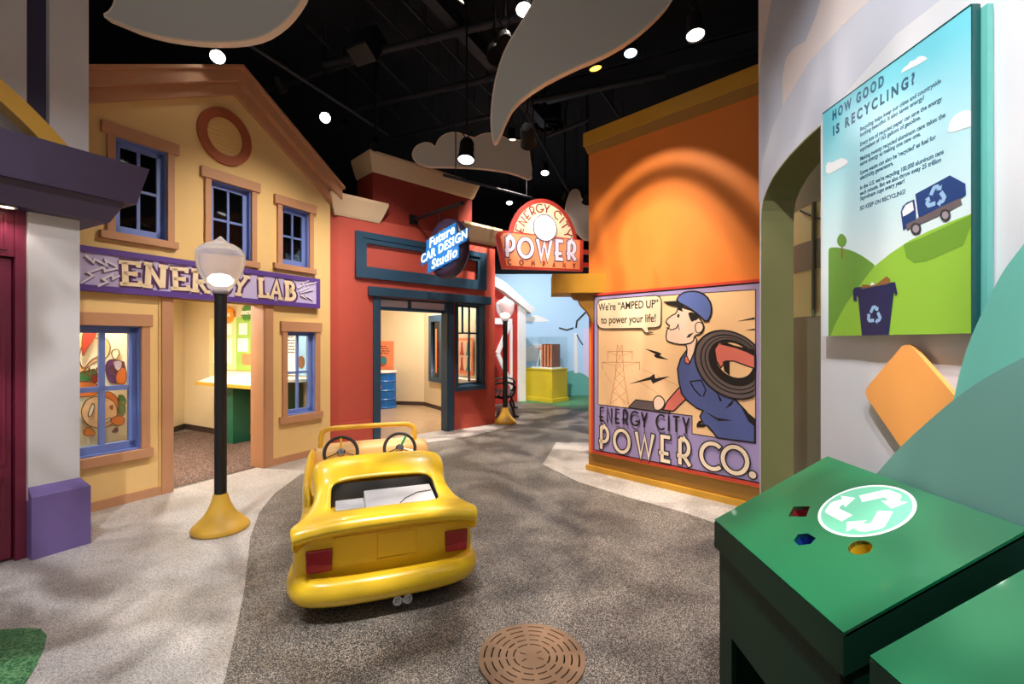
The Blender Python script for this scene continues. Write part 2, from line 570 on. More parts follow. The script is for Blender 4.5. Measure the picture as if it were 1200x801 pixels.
# ------------------------------------------------------------------ window builder
def window(parent, u0, u1, z0, z1, hdr, sill, jw, casing, sash, pane, nx=2, nz=2, proud=.03, rec=.07, thick=.12, mw=.022, sw=.04, hh=.11, sh=.07, name='window', zbar=None, upper_bars=None):
    """u0..z1 = clear opening; hdr=(u0,u1), sill=(u0,u1)"""
    wn = MB().box(u0 - .001, u0 + .012, 0, thick, z0, z1).box(u1 - .012, u1 + .001, 0, thick, z0, z1).box(u0, u1, 0, thick, z1 - .012, z1 + .001).box(u0, u1, 0, thick, z0 - .001, z0 + .012).build(name, sash, parent)
    MB().box(u0 - jw, u0, -proud, 0, z0, z1).build('jamb', casing, wn, bevel=.003)
    MB().box(u1, u1 + jw, -proud, 0, z0, z1).build('jamb', casing, wn, bevel=.003)
    MB().box(hdr[0], hdr[1], -proud - .012, 0, z1, z1 + hh).build('header', casing, wn, bevel=.003)
    MB().box(sill[0], sill[1], -proud - .02, 0, z0 - sh, z0).build('sill', casing, wn, bevel=.003)
    a, b, cc, d = u0 + .012, u1 - .012, z0 + .012, z1 - .012
    MB().box(a, a + sw, rec - .02, rec + .02, cc, d).box(b - sw, b, rec - .02, rec + .02, cc, d).box(a, b, rec - .02, rec + .02, cc, cc + sw * 1.3).box(a, b, rec - .02, rec + .02, d - sw, d).build('sash', sash, wn, bevel=.002)
    a += sw; b -= sw; cc += sw * 1.3; d -= sw
    zs = [cc + (d - cc) * k / nz for k in range(1, nz)] if zbar is None else [zbar]
    for k in range(1, nx):
        x = a + (b - a) * k / nx
        MB().box(x - mw / 2, x + mw / 2, rec - .014, rec + .014, cc, d).build('muntin', sash, wn)
    for z in zs:
        MB().box(a, b, rec - .014, rec + .014, z - mw / 2, z + mw / 2).build('muntin', sash, wn)
    for x in (upper_bars or []):
        MB().box(x - mw / 2, x + mw / 2, rec - .014, rec + .014, zs[0], d).build('muntin', sash, wn)
    xs = [a + (b - a) * k / nx for k in range(nx + 1)]; zz = [cc] + zs + [d]
    for i in range(nx):
        for j in range(len(zz) - 1):
            MB().box(xs[i], xs[i + 1], rec - .002, rec + .002, zz[j], zz[j + 1]).build('pane', pane, wn)
    return wn


# ------------------------------------------------------------------ yellow storefront (ENERGY LAB)
FL = Frame((-3.714, 4.06), (.473, .881))
yb = FL.root('yellow_storefront', 'yellow gabled storefront with tan trim, blue windows and a round vent', 'building')
UL, UR = -.75, 2.575
gz = lambda u: 4.52 - (1.25 - u) * .53 if u < 1.25 else 4.52 - (u - 1.25) * .655
UPW = [(.171, .590, 2.50, 3.375, 0), (1.005, 1.45, 2.43, 3.245, 1), (1.838, 2.228, 2.46, 3.185, 2)]
LW1 = (-.16, .372, .485, 1.647); LW2 = (1.91, 2.325, .575, 1.63)
DOOR = (.625, 1.61, 0.0, 1.94)
loops = [[(UL, 0), (DOOR[0], 0), (DOOR[0], DOOR[3]), (DOOR[1], DOOR[3]), (DOOR[1], 0), (UR, 0), (UR, gz(UR) - .12), (1.25, gz(1.25) - .12), (UL, gz(UL) - .12)]]
loops += [rect(a, b, c_, d) for a, b, c_, d, _ in UPW] + [rect(*LW1), rect(*LW2)]
link('wall', curve_mesh(loops, .12, .06), 'yellow_wall', yb)
for a, b, c_, d, k in UPW:
    wn = window(yb, a, b, c_, d, (a - .105, b + .10), (a - .115, b + .09), .062, 'tan_trim', 'blue_sash', 'dark_pane', 2, 2, sw=.05, mw=.026)
MB().box(UL, DOOR[0], .5, .55, 2.2, 3.6).box(DOOR[0], UR, .5, .55, 2.2, 3.6).build('dark_void_sheet', 'black_ceiling', yb)  # dark sheet standing in for the unlit void behind the upper windows
window(yb, *LW1, (LW1[0] - .09, .459), (LW1[0] - .1, .462), .068, 'tan_trim', 'blue_sash', 'glass', 2, 2, rec=.08, sw=.055, mw=.045, hh=.115, sh=.085)
window(yb, *LW2, (1.815, 2.41), (1.80, 2.42), .066, 'tan_trim', 'blue_sash', 'glass', 2, 2, rec=.08, sw=.04, mw=.03, hh=.125, sh=.085)
# gable fascia in two tiers
for (y0, o0, o1, nm) in [(-.14, 0.0, .135, 'fascia'), (-.06, -.13, .0, 'fascia')]:
    def run(a, b):
        return [(a, gz(a) + o0 - .0), (b, gz(b) + o0), (b, gz(b) + o1), (a, gz(a) + o1)]
    lo, hi = (UL - .1, UR + .09) if o1 > 0 else (UL, UR)
    MB().prism([(p, q - .13) for p, q in run(lo, 1.25)], y0, .0).build(nm, 'tan_trim', yb, bevel=.004)
    MB().prism([(p, q - .13) for p, q in run(1.25, hi)], y0, .0).build(nm, 'tan_trim', yb, bevel=.004)
MB().prism([(lo_, z) for lo_, z in [(UL - .1, gz(UL - .1)), (1.25, gz(1.25)), (UR + .09, gz(UR + .09)), (UR + .09, gz(UR + .09) + .035), (1.25, gz(1.25) + .035), (UL - .1, gz(UL - .1) + .035)]], -.19, .2).build('roof_edge', 'tan_trim', yb)
# door surround
MB().box(DOOR[0] - .085, DOOR[0], -.03, .0, 0, DOOR[3]).build('door_jamb', 'tan_trim', yb, bevel=.003)
MB().box(DOOR[1], DOOR[1] + .105, -.03, 0, 0, DOOR[3]).build('door_jamb', 'tan_trim', yb, bevel=.003)
MB().box(DOOR[1] - .02, DOOR[1], -.02, .22, 0, DOOR[3]).build('jamb_lining', 'tan_trim', yb)
MB().box(DOOR[0], DOOR[0] + .02, -.02, .22, 0, DOOR[3]).build('jamb_lining', 'tan_trim', yb)
MB().box(DOOR[0] - .1, DOOR[1] + .12, -.035, .22, DOOR[3], DOOR[3] + .06).build('door_header', 'tan_trim', yb, bevel=.003)
MB().box(UL, DOOR[0] - .085, -.02, 0, 0, .085).build('base_trim', 'tan_trim', yb)
MB().box(DOOR[1] + .105, UR, -.02, 0, 0, .085).build('base_trim', 'tan_trim', yb)
MB().box(DOOR[0] - .105, DOOR[0] - .085, -.012, 0, .085, DOOR[3]).build('edge_bead', 'vent_yellow', yb)
# round louvred vent
vc = (1.155, 3.755)
vent = link('round_vent', curve_mesh([arc(*vc, .29, .305, 0, 360, 40)[:-1], arc(*vc, .195, .205, 0, 360, 40)[:-1]], .03, -.015), 'rust_ring', yb, bevel=.003)
link('vent_backing', curve_mesh([arc(*vc, .2, .21, 0, 360, 32)[:-1]], .004, -.002), 'vent_yellow', vent)
for k in range(9):
    z = -.185 + k * .045
    hw = sqrt(max(0, .195 ** 2 - (z / 1.05) ** 2)) - .004
    if hw > .03:
        MB().add([(vc[0] - hw, -.004, vc[1] + z + .04), (vc[0] + hw, -.004, vc[1] + z + .04), (vc[0] + hw, -.011, vc[1] + z), (vc[0] - hw, -.011, vc[1] + z), (vc[0] - hw, -.004, vc[1] + z), (vc[0] + hw, -.004, vc[1] + z)],
                 [(0, 3, 2, 1), (3, 4, 5, 2), (0, 4, 3), (1, 2, 5)]).build('louvre', 'vent_yellow', vent)

# ------------------------------------------------------------------ ENERGY LAB sign
mat('sign_lilac', (196, 184, 224), 0.45, 0.12, 5)
mat('sign_violet', (92, 62, 146), 0.45, 0.05)
mat('letter_cream', (250, 226, 190), 0.45, 0.06, 20)
mat('letter_plum', (84, 44, 96), 0.5)
mat('bolt_white', (226, 218, 232), 0.45)
sg = FL.root('energy_lab_sign', 'long lilac signboard with violet border reading ENERGY LAB', 'sign')
SU0, SU1, SZ0, SZ1 = -.42, 2.335, 1.955, 2.32
MB().box(SU0, SU1, -.06, -.036, SZ0, SZ1).build('board', 'sign_lilac', sg)
link('border', curve_mesh([rect(SU0 - .015, SU1 + .015, SZ0 - .012, SZ1 + .012), rect(SU0 + .035, SU1 - .035, SZ0 + .042, SZ1 - .042)], .04, -.055), 'sign_violet', sg, bevel=.004)
SLAB = {
    'E': (.70, [[(.20, .06), (.20, .94)], [(.02, .92), (.66, .92)], [(.16, .5), (.52, .5)], [(.02, .08), (.70, .08)], [(.62, .76), (.66, 1.0)], [(.66, .24), (.70, 0.0)], [(.52, .40), (.52, .60)]]),
    'N': (.86, [[(.18, .04), (.18, .95)], [(.16, .94), (.66, .06)], [(.68, .06), (.68, .96)], [(.02, .95), (.30, .95)], [(.52, .95), (.84, .95)], [(.02, .06), (.34, .06)]]),
    'R': (.78, [[(.20, .05), (.20, .95)], [(.04, .93), (.36, .93)] + arc(.38, .70, .25, .23, 90, -90, 8) + [(.2, .46)], [(.36, .44), (.64, .06)], [(.04, .06), (.36, .06)], [(.56, .06), (.80, .06)]]),
    'G': (.80, [arc(.42, .5, .34, .42, 50, 340, 14) + [(.78, .42)], [(.48, .42), (.84, .42)], [(.70, .78), (.74, .98)]]),
    'Y': (.78, [[(.10, .94), (.40, .46)], [(.70, .96), (.40, .46), (.34, .06)], [(0, .94), (.26, .94)], [(.54, .96), (.84, .96)], [(.18, .06), (.5, .06)]]),
    'L': (.66, [[(.20, .06), (.20, .95)], [(.03, .94), (.38, .94)], [(.03, .08), (.64, .08)], [(.60, .28), (.64, 0)]]),
    'A': (.82, [[(.14, .06), (.40, .94), (.68, .06)], [(.24, .34), (.58, .34)], [(0, .05), (.28, .05)], [(.54, .05), (.82, .05)]]),
    'B': (.74, [[(.20, .05), (.20, .95)], [(.04, .93), (.36, .93)] + arc(.38, .72, .22, .21, 90, -90, 8) + [(.2, .50)], [(.2, .51), (.40, .50)] + arc(.40, .28, .27, .22, 90, -90, 8) + [(.03, .06)]]),
}


def slab_word(word, ua, ub, zb, h, tilt):
    tot = sum(SLAB[c_][0] for c_ in word) + .06 * (len(word) - 1)
    sx = (ub - ua) / tot; x = ua
    for i, ch in enumerate(word):
        wc, st = SLAB[ch]
        a = radians(tilt[i]); cx_, cz_ = x + wc * sx / 2, zb + h / 2
        mb = MB(); ob = MB()
        for s_ in st:
            def T(p, dx=0, dz=0):
                xx = p[0] * sx - wc * sx / 2; zz_ = p[1] * h - h / 2
                return (cx_ + xx * cos(a) - zz_ * sin(a) + dx, cz_ + xx * sin(a) + zz_ * cos(a) + dz)
            wd = h * (.21 if len(s_) > 1 and abs(s_[0][0] - s_[-1][0]) < .12 and len(s_) == 2 and abs(s_[0][1] - s_[1][1]) > .5 else .15)
            if len(s_) > 3: wd = h * .19
            mb.ribbon([T(p) for p in s_], wd, -.072, -.06)
            ob.ribbon([T(p, .006, -.006) for p in s_], wd + .046, -.066, -.06)
        lt = mb.build('letter', 'letter_cream', sg)
        ob.build('letter_outline', 'letter_plum', lt)
        x += (wc + .06) * sx


slab_word('ENERGY', .175, 1.38, 2.015, .235, [2, -2, 3, -1, 2, -3])
slab_word('LAB', 1.485, 1.985, 2.015, .235, [2, -2, 2])


def zig(pts, wd=.017):
    q = FL.poly(pts, -.06)
    ob = MB().ribbon([(a + .006, b - .008) for a, b in q], wd, -.066, -.06)
    o = MB().ribbon(q, wd, -.078, -.06).build('lightning_bolt', 'bolt_white', sg)
    ob.build('bolt_shadow_line', 'sign_violet', o)


def zpx(pts, s=.14981, ox=80, oy=270): return [(ox + a * s, oy + b * s) for a, b in pts]


zig(zpx([(125, 195), (190, 250), (200, 225), (295, 275), (285, 232), (375, 285)]))
zig(zpx([(92, 412), (185, 355), (150, 330), (272, 288), (280, 320), (380, 295)]))
zig(zpx([(225, 435), (300, 405), (268, 380), (338, 345), (345, 380), (395, 352)]))
zig(zpx([(455, 452), (500, 425), (488, 412), (540, 392)], ox=280), .012)
zig(zpx([(470, 480), (540, 445), (525, 425), (600, 405)], ox=280), .012)
zig(zpx([(475, 505), (520, 530), (515, 508), (572, 545)], ox=280), .012)
zig(zpx([(470, 490), (575, 462)], ox=280), .012)

# ------------------------------------------------------------------ energy lab interior
struct(MB().slab([FL.world(u, d, 0)[:2] for u, d in [(UL, .12), (UR, .12), (UR + .2, 3.2), (UL - 2, 3.6)]], -.01, .004).build('floor_lab_carpet', 'carpet_chips'))
FB = Frame((-5.67, 7.98), (1.75, -.97))   # back wall of the lab


def wall_run(name, a, b, h, m, th=.06, z0=0.0, base=None):
    f = Frame(a, (b[0] - a[0], b[1] - a[1])); L = math.hypot(b[0] - a[0], b[1] - a[1])
    o = MB().box(0, L, 0, th, z0, h).build(name, m)
    o.location = (a[0], a[1], 0); o.rotation_euler = (0, 0, f.rot); struct(o)
    if base:
        MB().box(0, L, -.012, 0, 0, .09).build('baseboard', base, o)
    return o


wall_run('wall_lab_back', (-5.67, 7.98), (-2.62, 6.29), 2.2, 'beige_wall', base='brown_base')
wall_run('wall_lab_left', (-5.35, 5.6), (-5.67, 7.98), 2.2, 'beige_wall', base='brown_base')
pA = FL.world(UL, .12, 0)
wall_run('wall_lab_side', (pA.x, pA.y), (-5.35, 5.6), 2.2, 'beige_wall')
struct(MB().slab([FL.world(UL, .13, 0)[:2], FL.world(UR - .02, .13, 0)[:2], (-2.62, 6.40), (-5.75, 8.1), (-5.5, 5.5)], 2.2, 2.25).build('ceiling_lab', 'beige_wall'))
def circle3(a, b, c_):
    ax, ay = a; bx, by = b; cx_, cy_ = c_
    d = 2 * (ax * (by - cy_) + bx * (cy_ - ay) + cx_ * (ay - by))
    ux = ((ax * ax + ay * ay) * (by - cy_) + (bx * bx + by * by) * (cy_ - ay) + (cx_ * cx_ + cy_ * cy_) * (ay - by)) / d
    uy = ((ax * ax + ay * ay) * (cx_ - bx) + (bx * bx + by * by) * (ax - cx_) + (cx_ * cx_ + cy_ * cy_) * (bx - ax)) / d
    return ux, uy, math.hypot(ax - ux, ay - uy)


# ------------------------------------------------------------------ purple and maroon storefront at the near left
FC = Frame((-3.920, 2.105), (.473, .881))
pb = FC.root('maroon_storefront', 'storefront with maroon panelled door, white column and purple canopy', 'building')
c0, c1 = FC.u(33), FC.u(93.5)
MB().box(c0, c1, 0, .4, .40, 2.42).build('column', 'column_white', pb)
q0, q1 = FC.u(37, -.06), FC.u(106.5, -.06)
MB().add([(q0, -.06, 0), (q1, -.06, 0), (q1, .5, 0), (q0, .5, 0), (q0, -.06, .43), (q1, -.06, .43), (q1, .5, .43), (q0, .5, .43),
          (c0, -.001, .495), (c1 + .001, -.001, .495), (c1 + .001, .5, .495), (c0, .5, .495)],
         [(0, 1, 5, 4), (1, 2, 6, 5), (2, 3, 7, 6), (3, 0, 4, 7), (4, 5, 9, 8), (5, 6, 10, 9), (6, 7, 11, 10), (7, 4, 8, 11), (8, 9, 10, 11)]).build('plinth', 'purple', pb)
# door side
MB().box(-1.2, c0 + .02, .12, .3, 0, 2.42).build('door_wall', 'maroon', pb)
MB().box(c0 - .055, c0, .03, .12, 0, 2.42).build('door_frame', 'maroon', pb, bevel=.004)
MB().box(-1.2, c0 - .055, .04, .12, 2.08, 2.42).build('door_frame', 'maroon', pb, bevel=.004)
dr = MB().box(-.6, c0 - .062, .07, .118, .02, 2.07).build('door', 'maroon', pb, bevel=.003)
du0, du1 = -.6, c0 - .062
for z0, z1 in [(.2, .56), (.68, 1.72)]:
    ub = FC.u(3, .07)
    pts = [(du0 + .1, z0), (ub, z0), (ub, z1)] + ([(ub, z1)] if z0 < .6 else arc(ub - .12, z1, .12, .12, 0, 90, 6)) + [(du0 + .1, z1 + (.0 if z0 < .6 else .12))]
    MB().ribbon(pts, .02, .056, .07, True).build('panel_moulding', 'maroon', dr)
    MB().prism(pts, .062, .07).build('door_panel', 'maroon', dr, bevel=.004)
MB().ribbon([(c0 - .10, 2.13), (c0 - .10, 2.37), (-.6, 2.37), (-.6, 2.13)], .015, .03, .04, True).build('panel_moulding', 'maroon', pb)
# canopy: two flared tiers over a soffit
def tier(z0, z1, o0, o1, nm):
    a0, a1 = c1 + o0, c1 + o1
    MB().add([(-1.4, -o0, z0), (a0, -o0, z0), (a0, .5, z0), (-1.4, .5, z0), (-1.4, -o1, z1), (a1, -o1, z1), (a1, .5, z1), (-1.4, .5, z1)],
             [(0, 3, 2, 1), (4, 5, 6, 7), (0, 1, 5, 4), (1, 2, 6, 5), (2, 3, 7, 6), (3, 0, 4, 7)]).build(nm, 'awning_purple', pb)


tier(2.55, 2.83, .25, .31, 'canopy_tier')
tier(2.40, 2.55, .13, .20, 'canopy_tier')
# upper wall, recessed stripe, upper column
UC = [FC.u(p) for p in (58, 104)]
MB().box(UC[0], UC[1], 0.0, .4, 2.83, 5.5).build('upper_column', 'column_white', pb)
MB().box(UC[0] - .3, UC[0], .06, .4, 2.83, 5.5).build('recess_strip', 'awning_purple', pb)
MB().box(-1.4, UC[0] - .11, .02, .4, 2.83, 5.5).build('upper_wall', 'column_white', pb)
# yellow arch standing on the canopy
po = FC.poly([(0, 93), (34.5, 124.6), (76, 168.5)], -.2)
ax, az, ar = circle3(*po)
pin = FC.poly([(0, 116), (37, 159)], -.2)
ri = sum(math.hypot(a - ax, b - az) for a, b in pin) / 2
aa = math.degrees(math.asin(max(-1, min(1, (2.83 - az) / ar)))); ai = math.degrees(math.asin(max(-1, min(1, (2.83 - az) / ri))))
MB().prism(arc(ax, az, ar, ar, aa, 180 - aa, 40) + arc(ax, az, ri, ri, 180 - ai, ai, 40), -.22, -.10).build('arch_band', 'ochre', pb, bevel=.004)
mat('downlight_glow', (255, 236, 210), .3, 0, emit=6)
dl = thing('recessed_downlight', 'small recessed downlight in the canopy above the maroon door', 'light', tuple(FC.world(FC.u(8, -.06), -.06, 2.395)))
MB().lathe([(.05, 0), (.05, -.006), (.036, -.006), (.034, .003)], 20).build('trim_ring', 'column_white', dl, smooth=True)
MB().lathe([(.0, 0), (.034, 0)], 20).build('lens', 'downlight_glow', dl)
sp = bpy.data.lights.new('downlight', 'SPOT'); sp.energy = 4; sp.spot_size = radians(110); sp.spot_blend = .6; sp.color = (1, .9, .8); sp.shadow_soft_size = .03
so = bpy.data.objects.new('downlight', sp); COL.objects.link(so); so.parent = dl; so.location = (0, 0, -.02)

# ------------------------------------------------------------------ red storefront (car design studio)
FR = Frame((-.314, 8.48), (.7136, .7006))
rb = FR.root('red_storefront', 'brick-red storefront with cream cornices and dark teal door and window trim', 'building')
RD = (-2.336, -1.20, 0, 2.17); RWn = (-.865, -.315, .735, 2.15)
link('wall', curve_mesh([[(-2.942, 0), (RD[0], 0), (RD[0], RD[3]), (RD[1] + .13, RD[3]), (RD[1] + .13, 0), (0, 0), (0, 3.3), (-2.942, 3.3)], rect(*RWn)], .14, .07), 'red_wall', rb)
MB().slab([(-2.942, .0), (-3.04, .07), (-3.04, .35), (-2.942, .35)], 0, 3.3).build('corner_return', 'red_wall', rb)
MB().slab([(-2.93, -.02), (-3.05, .055), (-3.05, .2), (-2.93, .2)], 0, .37).build('plinth', 'red_wall', rb)
MB().box(-2.93, -2.46, -.02, 0, 0, .37).build('plinth', 'red_wall', rb, bevel=.004)
MB().slab([(-.07, .14), (0, .14), (.56, 2.94), (.49, 2.94)], 0, 3.3).build('side_wall', 'red_wall', rb)
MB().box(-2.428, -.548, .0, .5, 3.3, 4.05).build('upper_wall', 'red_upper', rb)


def cornice(ua, ub, z0, z1, o0, o1, d1, nm='cornice', left=True, right=True):
    l0, l1 = (o0, o1) if left else (0, 0); r0, r1 = (o0, o1) if right else (0, 0)
    zm = z0 + (z1 - z0) * .12; zn = z0 + (z1 - z0) * .86
    rows = [(z0, o0 * .4), (zm, o0), (zn, o1), (z1, o1)]
    vs = []
    for z, o in rows:
        lo = o if left else 0; ro = o if right else 0
        vs += [(ua - lo, -o, z), (ub + ro, -o, z), (ub + ro, d1, z), (ua - lo, d1, z)]
    fs = [(0, 3, 2, 1), (12, 13, 14, 15)]
    for r in range(3):
        for k in range(4):
            fs.append((r * 4 + k, r * 4 + (k + 1) % 4, r * 4 + 4 + (k + 1) % 4, r * 4 + 4 + k))
    return MB().add(vs, fs).build(nm, 'cream_cornice', rb)


cornice(-2.428, -.548, 4.0, 4.28, .03, .10, .5)
cornice(-2.99, -2.34, 3.26, 3.55, .03, .11, .4)
cornice(-.70, 0, 3.26, 3.57, .03, .10, .4)
fr = link('fascia_frame', curve_mesh([rect(-2.71, -.24, 2.425, 3.09), rect(-2.55, -.45, 2.59, 2.93)], .05, -.025), 'teal_trim', rb, bevel=.006)
MB().box(-2.60, -.40, -.062, -.045, 3.0, 3.02).build('bead', 'teal_trim', fr)
MB().box(-2.514, -.145, -.07, 0, 2.175, 2.31).build('lintel', 'teal_trim', rb, bevel=.005)
MB().box(-2.43, RD[0], -.03, 0, 0, 2.175).build('door_post', 'teal_trim', rb, bevel=.004)
MB().box(RD[1] + .13, RD[1] + .245, -.03, 0, 0, 2.175).build('door_post', 'teal_trim', rb, bevel=.004)
MB().box(RD[1] + .11, RD[1] + .13, -.015, .16, 0, 2.17).build('door_lining', 'teal_trim', rb)
MB().box(RD[0], RD[0] + .03, -.01, .16, 0, 2.17).build('door_lining', 'teal_trim', rb)
mat('transom_pane', (214, 206, 220), .3, .02)
tr = MB().box(RD[0] + .03, RD[1] + .11, .05, .09, 1.98, 2.03).box(RD[0] + .03, RD[1] + .11, .05, .09, 2.14, 2.17).build('transom_bar', 'teal_trim', rb)
MB().box(-1.80, -1.745, .05, .09, 2.03, 2.14).build('mullion', 'teal_trim', tr)
MB().box(RD[0] + .03, -1.80, .066, .072, 2.03, 2.14).build('pane', 'transom_pane', tr)
MB().box(-1.745, RD[1] + .11, .066, .072, 2.03, 2.14).build('pane', 'transom_pane', tr)
rw = window(rb, *RWn, (RWn[0] - .05, RWn[1] + .05), (RWn[0] - .055, RWn[1] + .06), .05, 'teal_trim', 'teal_trim', 'glass', 1, 2, rec=.1, thick=.14, sw=.03, mw=.028, hh=.02, sh=.075, zbar=1.655, upper_bars=[-.68, -.53])
MB().box(-.53 - .014, -.53 + .014, .09, .115, .80, 1.655).build('muntin', 'teal_trim', rw)

# studio room behind the door
wall_run('wall_studio_back', (-4.6, 11.42), (-2.07, 10.87), 2.8, 'beige_wall', base='brown_base')
wall_run('wall_studio_right', (-2.07, 10.87), (-.50, 8.445), 2.8, 'beige_wall', base='brown_base')
struct(MB().slab([FR.world(-2.94, .14, 0)[:2], FR.world(-.14, .14, 0)[:2], (-.50, 8.46), (-2.07, 10.87), (-4.6, 11.42)], -.01, .004).build('floor_studio', 'tan_floor'))
struct(MB().slab([FR.world(-2.94, .16, 0)[:2], FR.world(-.14, .16, 0)[:2], (-.75, 8.83), (-2.07, 10.95), (-4.6, 11.5)], 2.75, 2.8).build('ceiling_studio', 'beige_wall'))
pl = FR.world(-2.94, .3, 0)
wall_run('wall_studio_left', (pl.x, pl.y), (-4.6, 11.42), 2.8, 'beige_wall')
# dark framed opening in the studio's right wall
F2 = Frame((-2.07, 10.87), (1.32, -2.04))
iw = F2.root('interior_window', 'dark framed window in the beige wall inside the red storefront', 'window')
ia, ib = F2.u(504.5), F2.u(520)
za, zb = F2.uz(505, 446)[1], F2.uz(505, 370)[1]
link('frame', curve_mesh([rect(ia, ib, za, zb), rect(ia + .14, ib - .12, za + .1, zb - .14)], .05, -.026), 'teal_trim', iw)
MB().box(ia + .14, ib - .12, -.004, -.001, za + .1, zb - .14).build('pane', 'dark_pane', iw)
mat('poster_orange', (238, 140, 96), .5, .05)
mat('ink_dark', (40, 30, 40), .6, .05)
mat('ink_navy', (34, 74, 118), .5, .03)
MB().box(ia + .3, ia + .36, -.008, -.004, za + .2, zb - .3).build('orange_strip', 'poster_orange', iw)


def poster(name, label, frame, box, d, m, rows, ink='ink_dark', extra=None, emb=None):
    """thin mounted sheet with printed lines; box in pixels (x0,y0,x1,y1)"""
    t = frame.root(name, label, 'poster')
    a, zt = frame.uz(box[0], box[1], d); b, zb_ = frame.uz(box[2], box[3], d)
    MB().box(a, b, d - .012, d, zb_, zt).build('sheet', m, t)
    for (x0, x1, f) in rows:
        z = zb_ + (zt - zb_) * f; h = (zt - zb_) * .03
        n = 5; 
        mb = MB()
        x = a + (b - a) * x0
        while x < a + (b - a) * x1:
            wv = (b - a) * random.uniform(.05, .12); mb.box(x, min(x + wv, a + (b - a) * x1), d - .014, d - .012, z, z + h); x += wv + (b - a) * .025
        o = mb.build('printed_line', ink, t); o['kind'] = 'stuff'
    return t, (a, b, zb_, zt)


F1 = Frame((-4.6, 11.42), (2.53, -.55))
mat('print_teal', (60, 140, 150), .5)
mat('print_red', (196, 62, 48), .5)
mat('paper', (246, 244, 236), .5, .02)
t, (a, b, z0, z1) = poster('printed_poster', 'orange poster on the beige wall above the blue barrel', F1, (430, 399.5, 461.5, 433), -.01, 'poster_orange',
                           [(.35, .75, .80), (.38, .8, .72), (.30, .88, .64), (.38, .8, .56)])
o = MB().prism(arc((a + b) / 2 + .05, z0 + (z1 - z0) * .30, .13, .13, 0, 360, 20)[:-1], -.026, -.022).build('emblem', 'print_red', t)
MB().prism(arc((a + b) / 2 + .10, z0 + (z1 - z0) * .32, .08, .10, 0, 360, 20)[:-1], -.029, -.026).build('emblem_patch', 'print_teal', o)
t, (a, b, z0, z1) = poster('printed_poster', 'pale orange poster with grey figures seen through the red storefront window', F2, (537, 396, 555, 440), -.02, 'poster_orange', [])
mat('poster_peach', (246, 196, 160), .5, .08, 8)
sh_ = MB().box(a + .05, b - .05, -.036, -.032, z0 + .08, z1 - .05).build('inner_panel', 'poster_peach', t)
for k in range(4):
    u = a + (b - a) * (.3 + .4 * (k % 2)); zz = z0 + (z1 - z0) * (.28 + .42 * (k // 2))
    MB().prism([(u - .1, zz - .12), (u + .1, zz - .12), (u + .06, zz - .04), (u + .03, zz + .14), (u - .03, zz + .14), (u - .05, zz - .04)], -.039, -.036).build('printed_figure', ['print_red', 'print_teal'][k % 2], sh_)
MB().box(a - .1, b + .25, -.25, -.02, z0 - .12, z0 - .06).build('ledge', 'paper', t)

# blue steel barrel
mat('barrel_blue', (20, 104, 190), .35, .08, 10)
br = thing('steel_barrel', 'bright blue ribbed steel barrel inside the red storefront', 'barrel', (*gnd(450, 477.2), 0))
prof = [(.27, 0), (.285, .01), (.285, .03), (.27, .045)]
for k in range(1, 4):
    z = .82 * k / 4
    prof += [(.27, z - .02), (.285, z), (.27, z + .02)]
prof += [(.27, .79), (.288, .805), (.288, .83), (.27, .835)]
MB().lathe(prof, 36).build('drum', 'barrel_blue', br, smooth=True, ang=30)
MB().lathe([(0, .80), (.272, .80)], 36).build('drum_lid', 'barrel_blue', br)
MB().lathe([(.29, .80), (.295, .81), (.295, .835), (.285, .84)], 36).build('rim_band', 'paper', br, smooth=True)
em = MB()
for k in range(9):
    a0 = radians(-125 + k * 5)
    em.v += [(.2865 * cos(a0), .2865 * sin(a0), .50 - .13 * sin(pi * k / 8) ** .6), (.2865 * cos(a0), .2865 * sin(a0), .50 + .13 * sin(pi * k / 8) ** .6)]
em.f = [(2 * k, 2 * k + 2, 2 * k + 3, 2 * k + 1) for k in range(8)]
em.build('orange_emblem', 'poster_orange', br)

# ------------------------------------------------------------------ car design studio blade sign
FS = Frame((-1.559, 7.257), (.7006, -.7136))
cs = FS.root('car_studio_sign', 'round tyre-shaped hanging sign with glowing blue script reading Future Car Design Studio', 'sign')
mat('tyre_purple', (52, 40, 66), .4, .1)
mat('chrome', (220, 220, 226), .18, 0, metal=1)
mat('neon_blue', (36, 120, 196), .4, .2, 5, emit=.35)
mat('neon_white', (232, 248, 255), .4, 0, emit=.9)
mat('wheel_dark', (46, 38, 56), .5, .1)
u0, zc = .915, 2.83
tp = []
mb = MB()
prof = [(.27, -.07), (.33, -.085), (.40, -.075), (.425, -.04), (.425, .04), (.40, .075), (.33, .085), (.27, .07)]
mb.lathe([(r, z) for r, z in prof], 44).xf(Matrix.Translation((u0, -.0, zc)) @ Matrix.Rotation(pi / 2, 4, 'X'))
mb.build('tyre', 'tyre_purple', cs, smooth=True, ang=60)
MB().lathe([(.0, -.04), (.275, -.04), (.275, .04), (0, .04)], 36).xf(Matrix.Translation((u0, 0, zc)) @ Matrix.Rotation(pi / 2, 4, 'X')).build('wheel_disc', 'wheel_dark', cs, smooth=True)
MB().lathe([(.245, .04), (.262, .075), (.285, .075), (.29, .05)], 44).xf(Matrix.Translation((u0, 0, zc)) @ Matrix.Rotation(pi / 2, 4, 'X')).build('rim', 'chrome', cs, smooth=True, ang=70)
for zz in (.15, -.17):
    MB().prism(arc(u0 + .02, zc + zz, .07, .035, 0, 360, 16)[:-1], -.07, -.04).build('hub_badge', 'chrome', cs)


def rot2(pts, a, c_):
    return [(c_[0] + (p - c_[0]) * cos(a) - (q - c_[1]) * sin(a), c_[1] + (p - c_[0]) * sin(a) + (q - c_[1]) * cos(a)) for p, q in pts]


